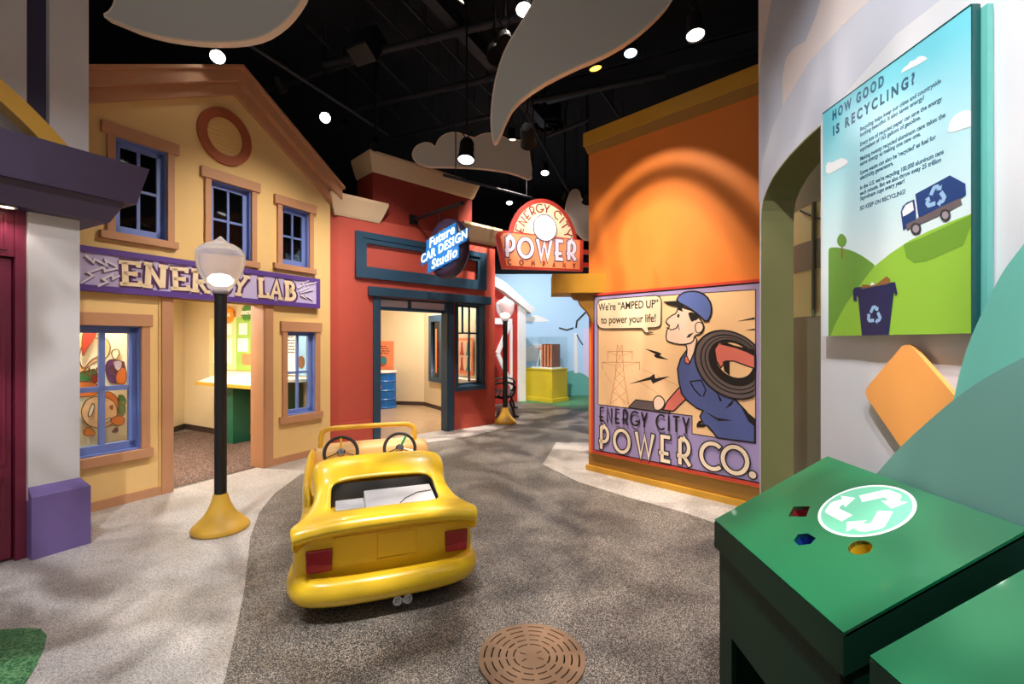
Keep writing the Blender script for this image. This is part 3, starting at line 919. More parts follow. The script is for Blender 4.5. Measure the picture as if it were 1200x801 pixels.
TA = radians(11)
MB().prism(rot2([(u0 - .40, zc - .09 + .13), (u0 + .36, zc - .09 + .13), (u0 + .36, zc + .24), (u0 - .34, zc + .24)], TA, (u0, zc)), -.11, -.09).build('banner', 'neon_blue', cs, bevel=.004)
MB().prism(rot2([(u0 - .55, zc - .085), (u0 + .55, zc - .085), (u0 + .62, zc + .075), (u0 - .50, zc + .075)], TA, (u0, zc)), -.115, -.09).build('banner', 'neon_blue', cs, bevel=.004)
MB().prism(rot2([(u0 - .42, zc - .25), (u0 + .34, zc - .25), (u0 + .38, zc - .06), (u0 - .36, zc - .06)], TA, (u0, zc)), -.11, -.09).build('banner', 'neon_blue', cs, bevel=.004)


def put_text(txt, size, parent, m, u, z, y, name='lettering', a=0.0, align='LEFT', **kw):
    me = text_mesh(txt, size, kw.pop('depth', .004), align=align, **kw)
    me.transform(Matrix.Translation((u, y, z)) @ Matrix.Rotation(-a, 4, 'Y'))
    return link(name, me, m, parent)


dx = lambda x, z: rot2([(u0 + x, zc + z)], TA, (u0, zc))[0]
for txt, wd_, cap, x, z, sh in [('Future', .62, .13, .02, .10, .3), ('CAR DESIGN', 1.12, .12, .03, -.058, .2), ('Studio', .62, .13, .02, -.225, .3)]:
    me = text_mesh(txt, .2, .006, bold=.004, shear=sh, space=1.12, align='CENTER')
    xs = [v.co.x for v in me.vertices]
    p = dx(x, z)
    me.transform(Matrix.Translation((p[0], -.118, p[1])) @ Matrix.Rotation(-TA, 4, 'Y') @ Matrix.Scale(wd_ / (max(xs) - min(xs)), 4, (1, 0, 0)) @ Matrix.Scale(cap / .14, 4, (0, 0, 1)))
    split_letters(me, 'glowing_letter', 'neon_white', cs)
MB().tube([(0, 0, 3.42), (1.25, 0, 3.42)], .028, 10).build('bracket_arm', 'black_paint', cs, smooth=True)
MB().box(-.0, .03, -.07, .07, 3.35, 3.49).build('wall_plate', 'black_paint', cs)
for uu in (.70, 1.13):
    MB().tube([(uu, 0, 3.40), (uu, 0, zc + .34)], .01, 6).build('hanger_rod', 'black_paint', cs)
bl = bpy.data.lights.new('sign_glow', 'POINT'); bl.energy = 2.5; bl.color = (.5, .8, 1); bl.shadow_soft_size = .2
bo_ = bpy.data.objects.new('sign_glow', bl); COL.objects.link(bo_); bo_.parent = cs; bo_.location = (u0, -.35, zc)

# ------------------------------------------------------------------ orange wall with billboard
FO = Frame((.903, 5.418), (.7004, -.7137))
ob_ = FO.root('orange_storefront', 'tall orange wall with ochre cornice and base band', 'building')
OE = 2.6
MB().box(0, OE, 0, .15, .2, 3.72).build('wall', 'orange_wall', ob_)
MB().box(-.0, OE, -.0, .15, 0, .2).build('base_band', 'ochre_dark', ob_)  # darker ochre paints in the shade under the billboard
MB().box(0, .15, .15, 3.2, 0, 3.72).build('side_wall', 'orange_wall', ob_)
MB().box(-.02, OE, -.035, 0, 0, .062).build('base_trim', 'ochre', ob_, bevel=.004)
MB().add([(-.005, -.01, 3.70), (OE, -.01, 3.70), (OE, .2, 3.70), (-.005, .2, 3.70), (-.03, -.05, 3.79), (OE, -.05, 3.79), (OE, .2, 3.79), (-.03, .2, 3.79)],
         [(0, 3, 2, 1), (4, 5, 6, 7), (0, 1, 5, 4), (1, 2, 6, 5), (2, 3, 7, 6), (3, 0, 4, 7)]).build('cornice_cove', 'ochre_dark', ob_)
MB().box(-.04, OE, -.06, .2, 3.79, 3.945).build('cornice', 'ochre', ob_, bevel=.004)
# door canopy on the corner with its corbel
fcv = Frame((.46, 5.30), (1, -.06))
cu0, cu1 = fcv.u(647), fcv.u(717.5)
cnM = (Matrix.Translation((FO.O.x, FO.O.y, 0)) @ Matrix.Rotation(FO.rot, 4, 'Z')).inverted() @ Matrix.Translation((fcv.O.x, fcv.O.y, 0)) @ Matrix.Rotation(fcv.rot, 4, 'Z')
zt, zb_ = 2.28, 2.065
MB().add([(cu0, 0, zb_), (cu1 - .04, 0, zb_), (cu1 - .04, .5, zb_), (cu0, .5, zb_), (cu0, -.02, zt), (cu1, -.02, zt), (cu1, .5, zt), (cu0, .5, zt)],
         [(0, 3, 2, 1), (4, 5, 6, 7), (0, 1, 5, 4), (1, 2, 6, 5), (2, 3, 7, 6), (3, 0, 4, 7)]).xf(cnM).build('canopy_block', 'ochre', ob_)
cp = fcv.poly([(700, 341), (668, 341), (669, 345), (673, 350), (678, 351), (680, 356), (683, 360), (688, 364), (692, 372), (694, 378), (702, 378)], .06)
MB().prism(cp, .06, .2).xf(cnM).build('corbel', 'ochre_dark', ob_)

# billboard
bbd = FO.root('billboard', 'framed comic-style billboard of a cable-carrying lineman reading Energy City Power Co.', 'billboard')
BU0, BU1, BZ0, BZ1 = .075, 1.965, .235, 2.045
mat('ink', (30, 24, 26), .5, 0)
mat('peach', (252, 208, 162), .5, .05, 3)
mat('skin_print', (244, 214, 196), .5, .02)
mat('cap_blue', (92, 112, 186), .5, .03)
mat('overall_blue', (84, 98, 164), .5, .03)
mat('coil_grey', (104, 92, 96), .5, .05)
mat('arm_pink', (226, 122, 112), .5, .03)
mat('bubble_cream', (250, 226, 196), .5, .02)
mat('pylon_brown', (202, 130, 86), .5)
mat('deco_cream', (248, 230, 208), .45, .02)
MB().box(BU0, BU1, -.028, -.001, BZ0, BZ1).build('backing_board', 'board_purple', bbd)
link('red_frame', curve_mesh([rect(BU0 - .012, BU1 + .012, BZ0 - .012, BZ1 + .012), rect(BU0 + .014, BU1 - .014, BZ0 + .014, BZ1 - .014)], .034, -.018), 'board_red', bbd)
MB().ribbon(rect(BU0 + .02, BU1 - .02, BZ0 + .02, BZ1 - .02), .012, -.030, -.028, True).build('keyline', 'ink', bbd)
PICR = FO.u(885.5, -.03)
pic = [(.153, 1.985), (PICR, 1.965), (PICR, .60), (1.253, .604), (1.253, .779), (.153, .783)]
LY = [-.029]


def art(name, pts, m, outline=.010, parent=None, raw=False, closed=True):
    LY[0] -= .00022
    p = pts if raw else FO.poly(pts, -.03)
    o = MB().prism(p, LY[0], LY[0] + .001).build(name, m, parent or bbd)
    if outline:
        LY[0] -= .00015
        MB().ribbon(p, outline, LY[0], LY[0] + .001, True).build('ink_outline', 'ink', o)
    return o


def z4(*pts): return [(680 + .35 * x, 320 + .3496 * y) for x, y in pts]
def z7(*pts): return [(780 + .2436 * x, 325 + .2434 * y) for x, y in pts]


art('picture_panel', pic, 'peach', .008, raw=True)
# pylon
pm = MB(); LY[0] -= .0002
def line(pts, wd=.006): pm.ribbon(FO.poly(pts, -.03), wd, LY[0], LY[0] + .001)
line(z4((124, 240), (118, 340), (100, 438))); line(z4((140, 240), (146, 340), (162, 438)))
for a, b in [(240, 268), (268, 296), (296, 324), (324, 352), (352, 395), (395, 438)]:
    wl = lambda y: 124 - (y - 240) * .06 if y < 340 else 118 - (y - 340) * .18
    wr = lambda y: 140 + (y - 240) * .06 if y < 340 else 146 + (y - 340) * .16
    line(z4((wl(a), a), (wr(b), b)), .004); line(z4((wr(a), a), (wl(b), b)), .004)
for y, x0, x1 in [(262, 90, 176), (298, 72, 200)]:
    line(z4((x0, y), (x1, y))); line(z4((x0, y), (124, y + 14)), .004); line(z4((x1, y), (142, y + 14)), .004)
    for x in (x0 + 2, x1 - 2): line(z4((x, y), (x, y + 26)), .007)
o = pm.build('pylon_drawing', 'pylon_brown', bbd); o['kind'] = 'stuff'
pm = MB(); LY[0] -= .0002
line(z4((80, 330), (150, 440)), .003); line(z4((205, 320), (330, 378)), .003); line(z4((180, 350), (270, 410)), .003)
pm.build('power_line', 'pylon_brown', bbd)
# sparks and speed marks
art('spark_mark', z4((215, 252), (262, 264), (272, 270), (266, 276), (296, 290), (256, 284), (246, 277), (252, 271)), 'ink', 0)
art('spark_mark', z4((163, 371), (234, 347), (247, 337), (251, 352), (300, 345), (243, 370), (236, 357)), 'ink', 0)
art('speed_mark', z4((525, 161), (584, 147), (584, 155)), 'ink', 0)
art('speed_mark', z4((550, 191), (584, 185), (584, 191)), 'ink', 0)
# toolbox, left arm, hand
art('toolbox', z4((163, 447), (186, 424), (252, 432), (262, 452), (300, 462), (300, 470), (163, 450)), 'coil_grey', .012)
art('shirt_sleeve', z4((330, 384), (352, 376), (378, 402), (345, 430), (312, 462), (278, 458), (290, 430)), 'arm_pink', .013)
art('glove', smoothpoly(z4((246, 420), (262, 408), (280, 420), (284, 440), (270, 458), (250, 460), (244, 440))), 'skin_print', .012)
# trousers and overalls
BODY = z7((98, 355), (72, 392), (58, 440), (64, 500), (78, 560), (104, 592), (150, 628), (180, 640), (166, 668), (182, 706), (206, 716), (250, 772), (430, 795), (430, 700), (384, 640), (330, 582), (236, 530), (180, 460), (150, 380), (138, 356), (118, 408))
art('overalls', BODY, 'overall_blue', .015)
art('crease_mark', z7((185, 642), (250, 676), (325, 688), (255, 690)), 'ink', 0)
art('crease_mark', z7((285, 632), (310, 602), (334, 580), (318, 615)), 'ink', 0)
art('crease_mark', z7((365, 625), (432, 680), (432, 720), (398, 690)), 'ink', 0)
art('crease_mark', z7((240, 540), (272, 592), (262, 596)), 'ink', 0)
art('crease_mark', z7((196, 716), (242, 762), (206, 728)), 'ink', 0)
art('crease_mark', z7((150, 706), (160, 690), (176, 686), (172, 704), (192, 712), (188, 720), (150, 720)), 'ink', 0)
LY[0] -= .0002
MB().ribbon(FO.poly(z7((118, 500), (172, 494), (194, 540), (182, 572)), -.03), .012, LY[0], LY[0] + .001).ribbon(FO.poly(z7((118, 500), (140, 540), (172, 572)), -.03), .012, LY[0], LY[0] + .001).build('bib_pocket', 'ink', bbd)
# neck and head
art('neck', z7((92, 300), (104, 344), (100, 402), (118, 408), (138, 360), (152, 300), (130, 270)), 'skin_print', .012)
art('collar', z7((92, 384), (102, 376), (118, 408), (110, 416), (94, 408)), 'arm_pink', .010)
FACE = z4((330, 112), (322, 135), (306, 142), (290, 155), (287, 166), (302, 176), (290, 190), (287, 222), (300, 232), (345, 240), (378, 232), (384, 208), (404, 204), (416, 186), (412, 168), (398, 150), (385, 128))
art('face', smoothpoly(FACE, 1), 'skin_print', .012)
art('sideburn', smoothpoly(z7((108, 166), (138, 168), (166, 188), (150, 206), (136, 208), (128, 216), (116, 196))), 'ink', 0)
art('jaw_shadow', z7((100, 290), (112, 274), (136, 264), (116, 288)), 'ink', 0)
art('ear', smoothpoly(z7((142, 226), (160, 212), (182, 224), (182, 250), (166, 268), (146, 264))), 'skin_print', .009)
art('eye', smoothpoly(z7((56, 178), (68, 174), (68, 192), (58, 194))), 'ink', 0)
art('eyebrow', z7((56, 152), (78, 146), (86, 166), (72, 160)), 'ink', 0)
LY[0] -= .0002
MB().ribbon(FO.poly(z7((6, 240), (30, 252), (52, 244), (64, 226)), -.03), .009, LY[0], LY[0] + .001).ribbon(FO.poly(z7((60, 222), (64, 240), (68, 252)), -.03), .007, LY[0], LY[0] + .001).build('smile_line', 'ink', bbd)
art('cap_brim', z4((278, 95), (335, 92), (372, 104), (345, 112), (338, 122), (325, 113), (296, 106)), 'ink', 0)
art('cap', smoothpoly(z4((322, 94), (330, 76), (352, 62), (392, 60), (424, 76), (440, 104), (440, 138), (424, 166), (400, 142), (366, 116)), 1), 'cap_blue', .015)
# cable coil, clipped at the picture edge
CC = (318, 420)


def ring_poly(k, dx_=0, dy_=0):
    P = []
    for a, b in arc(0, 0, 196 * k, 150 * k, 0, 360, 44)[:-1]:
        x = CC[0] + dx_ + a * cos(radians(38)) - b * sin(radians(38)); y = CC[1] + dy_ + a * sin(radians(38)) + b * cos(radians(38))
        P.append((min(x, 431), y))
    return z7(*P)


for k, m_, ddx, ddy in [(1.0, 'ink', 0, 0), (.95, 'coil_grey', 0, 0), (.86, 'ink', 4, -2), (.82, 'coil_grey', 4, -2), (.76, 'ink', 7, -5), (.73, 'coil_grey', 8, -6), (.67, 'ink', 10, -10), (.50, 'peach', 14, -22)]:
    art('cable_coil' if k > .6 else 'coil_opening', ring_poly(k, ddx, ddy), m_, 0)
art('shirt_sleeve', z7((238, 345), (258, 312), (300, 318), (372, 346), (431, 376), (431, 438), (390, 424), (330, 402), (290, 402), (268, 434), (246, 400)), 'arm_pink', .012)
art('sleeve_shadow', z7((258, 320), (280, 316), (431, 348), (431, 374), (340, 340)), 'ink', 0)
art('coil_shadow', z7((276, 404), (310, 402), (310, 472), (284, 450)), 'ink', 0)
# speech bubble
BUB = z4((58, 104), (66, 92), (80, 88), (255, 74), (268, 80), (273, 94), (272, 168), (266, 178), (254, 182), (228, 183), (232, 196), (246, 198), (220, 200), (206, 184), (80, 186), (66, 182), (58, 170))
art('speech_bubble', BUB, 'bubble_cream', .010)
LY[0] -= .0003
ba = FO.uz(702, 380, -.03); bb_ = FO.uz(770, 361, -.03)
for txt, px, py, sz, tgt in [('We\u2019re \u201cAMPED UP\u201d', 702, 364, .118, 772), ('to power your life!', 705, 379, .118, 769)]:
    p = FO.uz(px, py, -.03); q = FO.uz(tgt, py, -.03)
    me = text_mesh(txt, sz, .0004, bold=.002, space=1.0)
    xs = [v.co.x for v in me.vertices]; k = (q[0] - p[0]) / max(xs)
    me.transform(Matrix.Translation((p[0], LY[0], p[1])) @ Matrix.Scale(k, 4, (1, 0, 0)))
    split_letters(me, 'letter', 'ink', bbd)
# lower title
LY[0] -= .0004
ue = FO.uz(703, 497, -.03)
h1 = .158
need = FO.u(809, -.03) - ue[0]
s1 = (need / h1 + .16 - .12 * 11) / sum(DECO[c_][0] for c_ in 'ENERGY CITY') if False else 1
def fit_gap(word, h, need, sq):
    return (need / h - sum(DECO[c_][0] * sq for c_ in word)) / (len(word) - 1)
deco_word('ENERGY CITY', h1, .019, bbd, LY[0] + .0004, .0012, 'ink', gap=fit_gap('ENERGY CITY', h1, need, .78), squeeze=.78, u0=ue[0], z0=.60)
up = FO.uz(703, 523, -.03)
h2 = .255
w1 = FO.u(809.5, -.03) - up[0]
deco_word('POWER', h2, .036, bbd, LY[0] + .0004, .0016, 'deco_cream', 'ink', .012, gap=fit_gap('POWER', h2, w1, .86), squeeze=.86, u0=up[0], z0=.285)
uc = FO.u(821, -.03); w2 = FO.u(887, -.03) - uc
deco_word('CO.', h2, .036, bbd, LY[0] + .0004, .0016, 'deco_cream', 'ink', .012, gap=fit_gap('CO.', h2, w2, .98), squeeze=.98, u0=uc, z0=.295)

# ------------------------------------------------------------------ power company hanging sign
FP = Frame((-.195, 5.27), (.93, .36))
ps = FP.root('power_company_sign', 'orange hanging sign with round arched top reading Energy City Power Company', 'sign')
mat('sign_red', (206, 70, 58), .45, .04)
mat('sign_orange', (246, 152, 104), .45, .06, 4, emit=.10)  # faint emission in the sign faces and letters brightens them beyond the lamps
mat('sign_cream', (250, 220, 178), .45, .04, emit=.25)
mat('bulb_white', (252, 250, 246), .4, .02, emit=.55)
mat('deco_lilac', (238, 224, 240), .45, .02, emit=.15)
mat('ink_blue', (62, 60, 110), .5)
LOW = FP.poly([(580, 276), (584, 271.5), (590, 270.5), (682.5, 281.5), (682, 318), (588.5, 315)], 0)
cxy = FP.uz(636, 287, 0)
RR = FP.uz(637, 232.7)[1] - cxy[1]
RX = (FP.u(677) - FP.u(595.5)) / 2; cxu = (FP.u(677) + FP.u(595.5)) / 2
MB().prism(arc(cxu, cxy[1], RX, RR, -8, 188, 40), 0.0, .045).build('arch_board', 'sign_red', ps, bevel=.003)
MB().prism(arc(cxu, cxy[1], RX - .055, RR - .055, -8, 188, 40), -.006, .0).build('arch_face', 'sign_cream', ps)
MB().prism(LOW, -.03, .03).build('lower_board', 'sign_red', ps, bevel=.003)
lc = (sum(p[0] for p in LOW) / 6, sum(p[1] for p in LOW) / 6)
ins = []
for i in range(6):
    p = Vector(LOW[i]); q = Vector(lc); d_ = (q - p).normalized() * .055
    ins.append(tuple(p + d_))
MB().prism(ins, -.036, -.03).build('lower_face', 'sign_orange', ps)
bz = FP.uz(636, 268)[1]
MB().prism(arc(cxu - .01, bz, .150, .155, 0, 360, 32)[:-1], -.055, -.036).build('bulb_disc', 'bulb_white', ps)
MB().ribbon(arc(cxu - .01, bz, .150, .155, 0, 360, 32)[:-1], .010, -.056, -.05, True).build('bulb_outline', 'ink_blue', ps)
sl = (FP.uz(682, 318)[1] - FP.uz(588, 315)[1]) / (FP.u(682) - FP.u(588))
pw0 = FP.uz(591, 300.5, -.036); pw1 = FP.uz(673.5, 305, -.036)
shear = lambda u, z: (u, z + (u - pw0[0]) * (pw1[1] - pw0[1]) / (pw1[0] - pw0[0]))
hP = .225
deco_word('POWER', hP, .040, ps, -.036, .012, 'deco_lilac', 'ink_blue', .010, gap=fit_gap('POWER', hP, pw1[0] - pw0[0], .88), squeeze=.88, u0=pw0[0] + .01, z0=pw0[1], place=shear)
cw0 = FP.uz(595, 309.6, -.036); cw1 = FP.uz(674, 314.2, -.036)
shear2 = lambda u, z: (u, z + (u - cw0[0]) * (cw1[1] - cw0[1]) / (cw1[0] - cw0[0]))
mat('sign_brown', (150, 52, 40), .5)
deco_word('COMPANY', .058, .012, ps, -.036, .006, 'sign_brown', gap=fit_gap('COMPANY', .058, cw1[0] - cw0[0], .9), squeeze=.9, u0=cw0[0], z0=cw0[1], place=shear2)
# curved top word
tot = word_len('ENERGY CITY', .1)
def bend(u, z):
    f = u / tot
    ang = radians(164 - f * 148); r = 1.0
    return (cxu + (RX - .165 + z) * cos(ang), cxy[1] + (RR - .165 + z) * sin(ang))
deco_word('ENERGY CITY', .1, .013, ps, -.006, .006, 'sign_brown', u0=0, z0=0, place=bend)
for zz in (2.46, 2.62):
    MB().box(FP.u(682), FP.u(682) + .22, .02, .07, zz - .025, zz + .025).build('mounting_arm', 'sign_red', ps)
# ------------------------------------------------------------------ white mural wall at the right with arched opening
FW = Frame((1.33, 2.47), (0, -1))
ARCH = [(.007, 2.145), (.012, 2.2), (.027, 2.251), (.066, 2.30), (.124, 2.343), (.19, 2.372), (.264, 2.397), (.377, 2.422), (.485, 2.436)]
mw = link('wall_right', curve_mesh([[(-.004, 0), (.007, 0)] + ARCH + [(.485, 0), (3.6, 0), (3.6, 5.3), (-.004, 5.3)]], .17, .085), 'white_wall')
mw.location = (FW.O.x, FW.O.y, 0); mw.rotation_euler = (0, 0, FW.rot); struct(mw)
MB().ribbon([(.006, 0)] + [(a + .002, b - .003) for a, b in ARCH[:-1]] + [(.484, 2.433)], .008, .0005, .172).build('arch_lining', 'olive', mw)
MB().prism(FW.poly([(889, -60), (985, -60), (962, 0), (955, 22), (944, 48), (930, 56), (921, 68), (917, 90), (917, 124), (905, 150), (893, 190), (889.3, 235)], 0), -.0004, .0).build('painted_sky', 'mural_sky', mw)
MB().prism(FW.poly([(889, -60), (912, -60), (904, 0), (899, 30), (893, 60), (889, 90)], 0), -.0008, -.0004).build('painted_cloud', 'mural_cloud', mw)
MB().prism(FW.poly([(917, 124), (917, 90), (921, 68), (930, 56), (944, 48), (955, 22), (962, 0), (985, -60), (1075, -60), (1020, 0), (985, 32), (950, 70)], 0), -.0006, .0).build('painted_cloud', 'mural_cloud', mw)
mat('mural_shade', (206, 208, 220), .6, .02)
MB().prism(FW.poly([(917, 124), (950, 70), (985, 32), (1020, 0), (1075, -60), (1180, -60), (1050, 40), (960, 146), (925, 181), (906, 205), (893, 236), (889.5, 236), (893, 190), (905, 150)], 0), -.0003, .0).build('painted_sky', 'mural_shade', mw)

# curved glazed screen seen through the arch
cb = thing('curved_screen', 'curved olive screen with pale panes behind the arched opening', 'partition', (2.80, 2.95, 0))
mat('pale_pane', (196, 194, 136), .35, .05)
mat('steel_line', (190, 190, 170), .3, 0)
mat('plum', (74, 56, 78), .5, .1)


def shell(r, z0, z1, a0, a1, nm, m, th=.02, n=26):
    mb = MB(); P = []
    for k in range(n + 1):
        a = radians(a0 + (a1 - a0) * k / n)
        for rr, z in ((r, z0), (r, z1), (r - th, z1), (r - th, z0)):
            P.append((rr * cos(a), rr * sin(a), z))
    F_ = []
    for k in range(n):
        for j in range(4):
            F_.append((k * 4 + j, k * 4 + (j + 1) % 4, k * 4 + 4 + (j + 1) % 4, k * 4 + 4 + j))
    F_ += [(0, 1, 2, 3), (n * 4 + 3, n * 4 + 2, n * 4 + 1, n * 4)]
    return mb.add(P, F_).build(nm, m, cb, smooth=True)


shell(.95, 0, 1.66, 120, 260, 'lower_panel', 'olive_grey')
shell(.945, 1.66, 1.95, 120, 260, 'pane', 'pale_pane')
shell(.95, 1.95, 2.13, 120, 260, 'rail', 'olive_grey')
shell(.945, 2.13, 2.36, 120, 260, 'pane', 'pale_pane')
shell(.95, 2.36, 3.2, 120, 260, 'upper_panel', 'olive_grey')
for a in (168, 187, 204):
    ca, sa = cos(radians(a)) * .955, sin(radians(a)) * .955
    MB().tube([(ca, sa, 1.66), (ca, sa, 2.36)], .010, 8).build('post', 'olive_grey', cb)
ca, sa = cos(radians(192)) * .957, sin(radians(192)) * .957
MB().tube([(ca, sa, .4), (ca, sa, 1.66)], .006, 6).build('pull_bar', 'steel_line', cb)
MB().tube([(.955 * cos(radians(a)), .955 * sin(radians(a)), z) for a, z in [(180, 2.34), (188, 2.26), (196, 2.20), (204, 2.13)]], .006, 6).build('cable', 'black_paint', cb)
wall_run('wall_behind_arch', (2.95, 3.6), (3.9, 3.6), 3.4, 'olive')
rg = thing('plum_ring', 'dark plum ring leaning just inside the arched opening', 'ring', (1.68, 2.28, 1.50))
MB().tube([(.03 * cos(t_ * 2 * pi / 30), .14 * cos(t_ * 2 * pi / 30), .26 * sin(t_ * 2 * pi / 30)) for t_ in range(30)], .016, 8, True).build('hoop', 'plum', rg, smooth=True)
MB().tube([(0, 0, -.28), (0, 0, -1.5)], .012, 8).build('stand', 'plum', rg)
MB().lathe([(.12, -1.5), (.12, -1.49), (.02, -1.47)], 20).build('foot', 'plum', rg)

# ------------------------------------------------------------------ recycling information panel
FI = Frame((1.285, 1.905), (0, -1))
PD = 0.0
ip = FI.root('information_panel', 'glossy sky-blue and green wall panel titled How Good Is Recycling', 'sign')
mat('panel_sky', (158, 222, 234), .25, .02, 2)
mat('panel_edge', (22, 84, 84), .25, .05)
mat('panel_grass', (146, 196, 64), .3, .03)
mat('panel_grass_dark', (104, 154, 60), .3, .04)
mat('panel_shade', (112, 160, 52), .3, .03)
mat('panel_navy', (24, 62, 122), .3, .03)
mat('panel_navy_dark', (26, 40, 84), .3, .03)
mat('panel_title', (20, 88, 120), .3)
mat('panel_cloud', (232, 236, 240), .3, .02)
mat('recycle_pale', (150, 190, 226), .3)
mat('tyre_grey', (52, 50, 56), .4)
mat('hub_grey', (150, 142, 150), .4)
mat('brown_card', (140, 96, 50), .5)
# sky sheet: printed two-tone gradient from turquoise to near white
m = bpy.data.materials.new('panel_sky_print'); m.use_nodes = True
nt = m.node_tree; bs = nt.nodes['Principled BSDF']; tc = nt.nodes.new('ShaderNodeTexCoord'); sx = nt.nodes.new('ShaderNodeSeparateXYZ'); cr = nt.nodes.new('ShaderNodeValToRGB')
nt.links.new(tc.outputs['Generated'], sx.inputs[0]); nt.links.new(sx.outputs['Z'], cr.inputs[0]); nt.links.new(cr.outputs[0], bs.inputs['Base Color'])
cr.color_ramp.elements[0].position = .3; cr.color_ramp.elements[0].color = rgb(222, 238, 240)
cr.color_ramp.elements[1].position = .95; cr.color_ramp.elements[1].color = rgb(120, 212, 228)
bs.inputs['Roughness'].default_value = .22; MATS['panel_sky_print'] = m
PW, PZ0, PZ1 = .616, 1.524, 2.442
MB().box(0, PW, 0, .022, PZ0, PZ1).build('panel_board', 'panel_sky_print', ip)
MB().box(PW, PW + .004, -.001, .022, PZ0, PZ1).build('panel_edge', 'panel_edge', ip)
MB().box(0, PW, -.0012, .022, PZ1, PZ1 + .004).build('panel_edge', 'panel_edge', ip)
MB().box(PW + .002, PW + .02, .024, .040, PZ0 - .0, PZ1 - .01).build('acrylic_back', mat('acrylic', (110, 190, 180), .2, .02), ip)
for uu in (.06, .55):
    for zz in (1.6, 2.36):
        MB().tube([(uu, .02, zz), (uu, .045, zz)], .012, 12).build('standoff', 'chrome', ip)
PLY = [-.0004]


def pr(name, pts, m, parent=None, raw=False, clip=True):
    PLY[0] -= .0001
    p = pts if raw else FI.poly(pts, 0)
    if clip: p = [(min(max(a, 0.0), PW), min(max(b, PZ0), PZ1)) for a, b in p]
    return MB().prism(p, PLY[0], PLY[0] + .0001).build(name, m, parent or ip)


def q6(*pts): return [(950 + .2747 * x, 80 + .2747 * y) for x, y in pts]
def q7(*pts): return [(950 + .3743 * x, 250 + .3745 * y) for x, y in pts]


pr('printed_hill', smoothpoly(q7((56, 120), (58, 106), (90, 106), (130, 116), (165, 134), (200, 160)), 1, False) + q7((200, 400), (56, 400)), 'panel_grass_dark')
pr('printed_hill', q7((62, 384), (80, 340), (110, 285), (150, 230), (200, 165), (250, 125), (310, 85), (370, 55), (440, 25), (505, 0), (540, -6), (540, 390), (62, 400)), 'panel_grass')
pr('printed_cloud', smoothpoly(q6((386, 20), (392, 4), (404, -8), (416, -14), (424, -30), (446, -36), (462, -52), (490, -52), (500, -36), (386, 20)), 1), 'panel_cloud')
pr('printed_cloud', smoothpoly(q6((588, 278), (590, 240), (606, 210), (630, 190), (660, 178), (700, 180), (705, 240), (640, 262)), 1), 'panel_cloud')
pr('printed_cloud', smoothpoly(q6((66, 458), (66, 400), (96, 402), (112, 390), (140, 380), (168, 402), (120, 430)), 1), 'panel_cloud')
pr('truck_shadow', q7((292, 96), (345, 78), (505, 4), (503, 40), (478, 100), (362, 150), (325, 155), (300, 138)), 'panel_shade')
# tree
tr_ = pr('printed_tree', q7((96, 140), (97, 100), (101, 100), (101, 140)), 'brown_card')
pr('tree_crown', smoothpoly(q7((82, 84), (90, 66), (100, 62), (112, 76), (114, 92), (102, 106), (88, 100)), 1), 'panel_grass_dark', tr_)
# truck
tk = pr('printed_truck', q6((386, 612), (394, 588), (412, 572), (440, 560), (448, 556), (452, 660), (396, 690)), 'panel_navy')
pr('truck_window', q6((392, 610), (406, 584), (436, 568), (442, 604), (416, 622), (396, 632)), 'panel_cloud', tk)
pr('truck_box', q6((448, 536), (596, 456), (662, 492), (664, 540), (640, 556), (462, 636)), 'panel_navy', tk)
pr('truck_stripe', q6((444, 556), (449, 554), (462, 634), (456, 637)), 'panel_cloud', tk)
pr('truck_chassis', q6((410, 664), (640, 552), (648, 578), (600, 604), (540, 632), (412, 690)), 'coil_grey', tk)
for cx_, cy_ in ((451, 684), (577, 626)):
    pr('truck_wheel', q6(*arc(cx_, cy_, 23, 26, 0, 360, 20)[:-1]), 'tyre_grey', tk)
    pr('truck_hub', q6(*arc(cx_, cy_, 14, 17, 0, 360, 16)[:-1]), 'hub_grey', tk)


def recycle_at(px, py, R, ax_u, m, parent):
    c_ = FI.uz(px, py, 0)
    PLY[0] -= .0001
    for poly in recycle_polys(R):
        MB().prism([(c_[0] + x * ax_u, c_[1] + z) for x, z in poly], PLY[0], PLY[0] + .0001).build('recycle_arrow', m, parent)


recycle_at(950 + .2747 * 536, 80 + .2747 * 548, .042, 1.0, 'recycle_pale', tk)
# bin
bn = pr('printed_bin', q7((140, 240), (268, 218), (268, 240), (262, 250), (246, 381), (162, 383), (150, 262)), 'panel_navy_dark')
pr('bin_lid', q7((134, 240), (140, 232), (266, 214), (274, 250), (268, 258), (262, 238), (146, 258), (146, 276), (136, 272)), 'panel_navy_dark', bn)
pr('bin_rubbish', q7((160, 236), (164, 222), (188, 224), (196, 214), (206, 222), (240, 196), (252, 206), (246, 220)), 'brown_card', bn)
pr('bin_paper', q7((188, 226), (194, 214), (204, 222)), 'panel_cloud', bn)
recycle_at(950 + .3743 * 201, 250 + .3745 * 318, .040, 1.0, 'recycle_pale', bn)
# lettering
def panel_text(txt, px, py, px2, m, bold, space, cap, split=False, name='lettering'):
    p = FI.uz(px, py, 0); q = FI.uz(px2, py, 0)
    me = text_mesh(txt, cap / .70, .0002, bold=bold, space=space)
    xs = [v.co.x for v in me.vertices]; k = (q[0] - p[0]) / max(xs)
    me.transform(Matrix.Translation((p[0], -.0004, p[1])) @ Matrix.Scale(k, 4, (1, 0, 0)))
    if split: return split_letters(me, 'letter', m, ip)
    o = link(name, me, m, ip); o['kind'] = 'stuff'
    return o


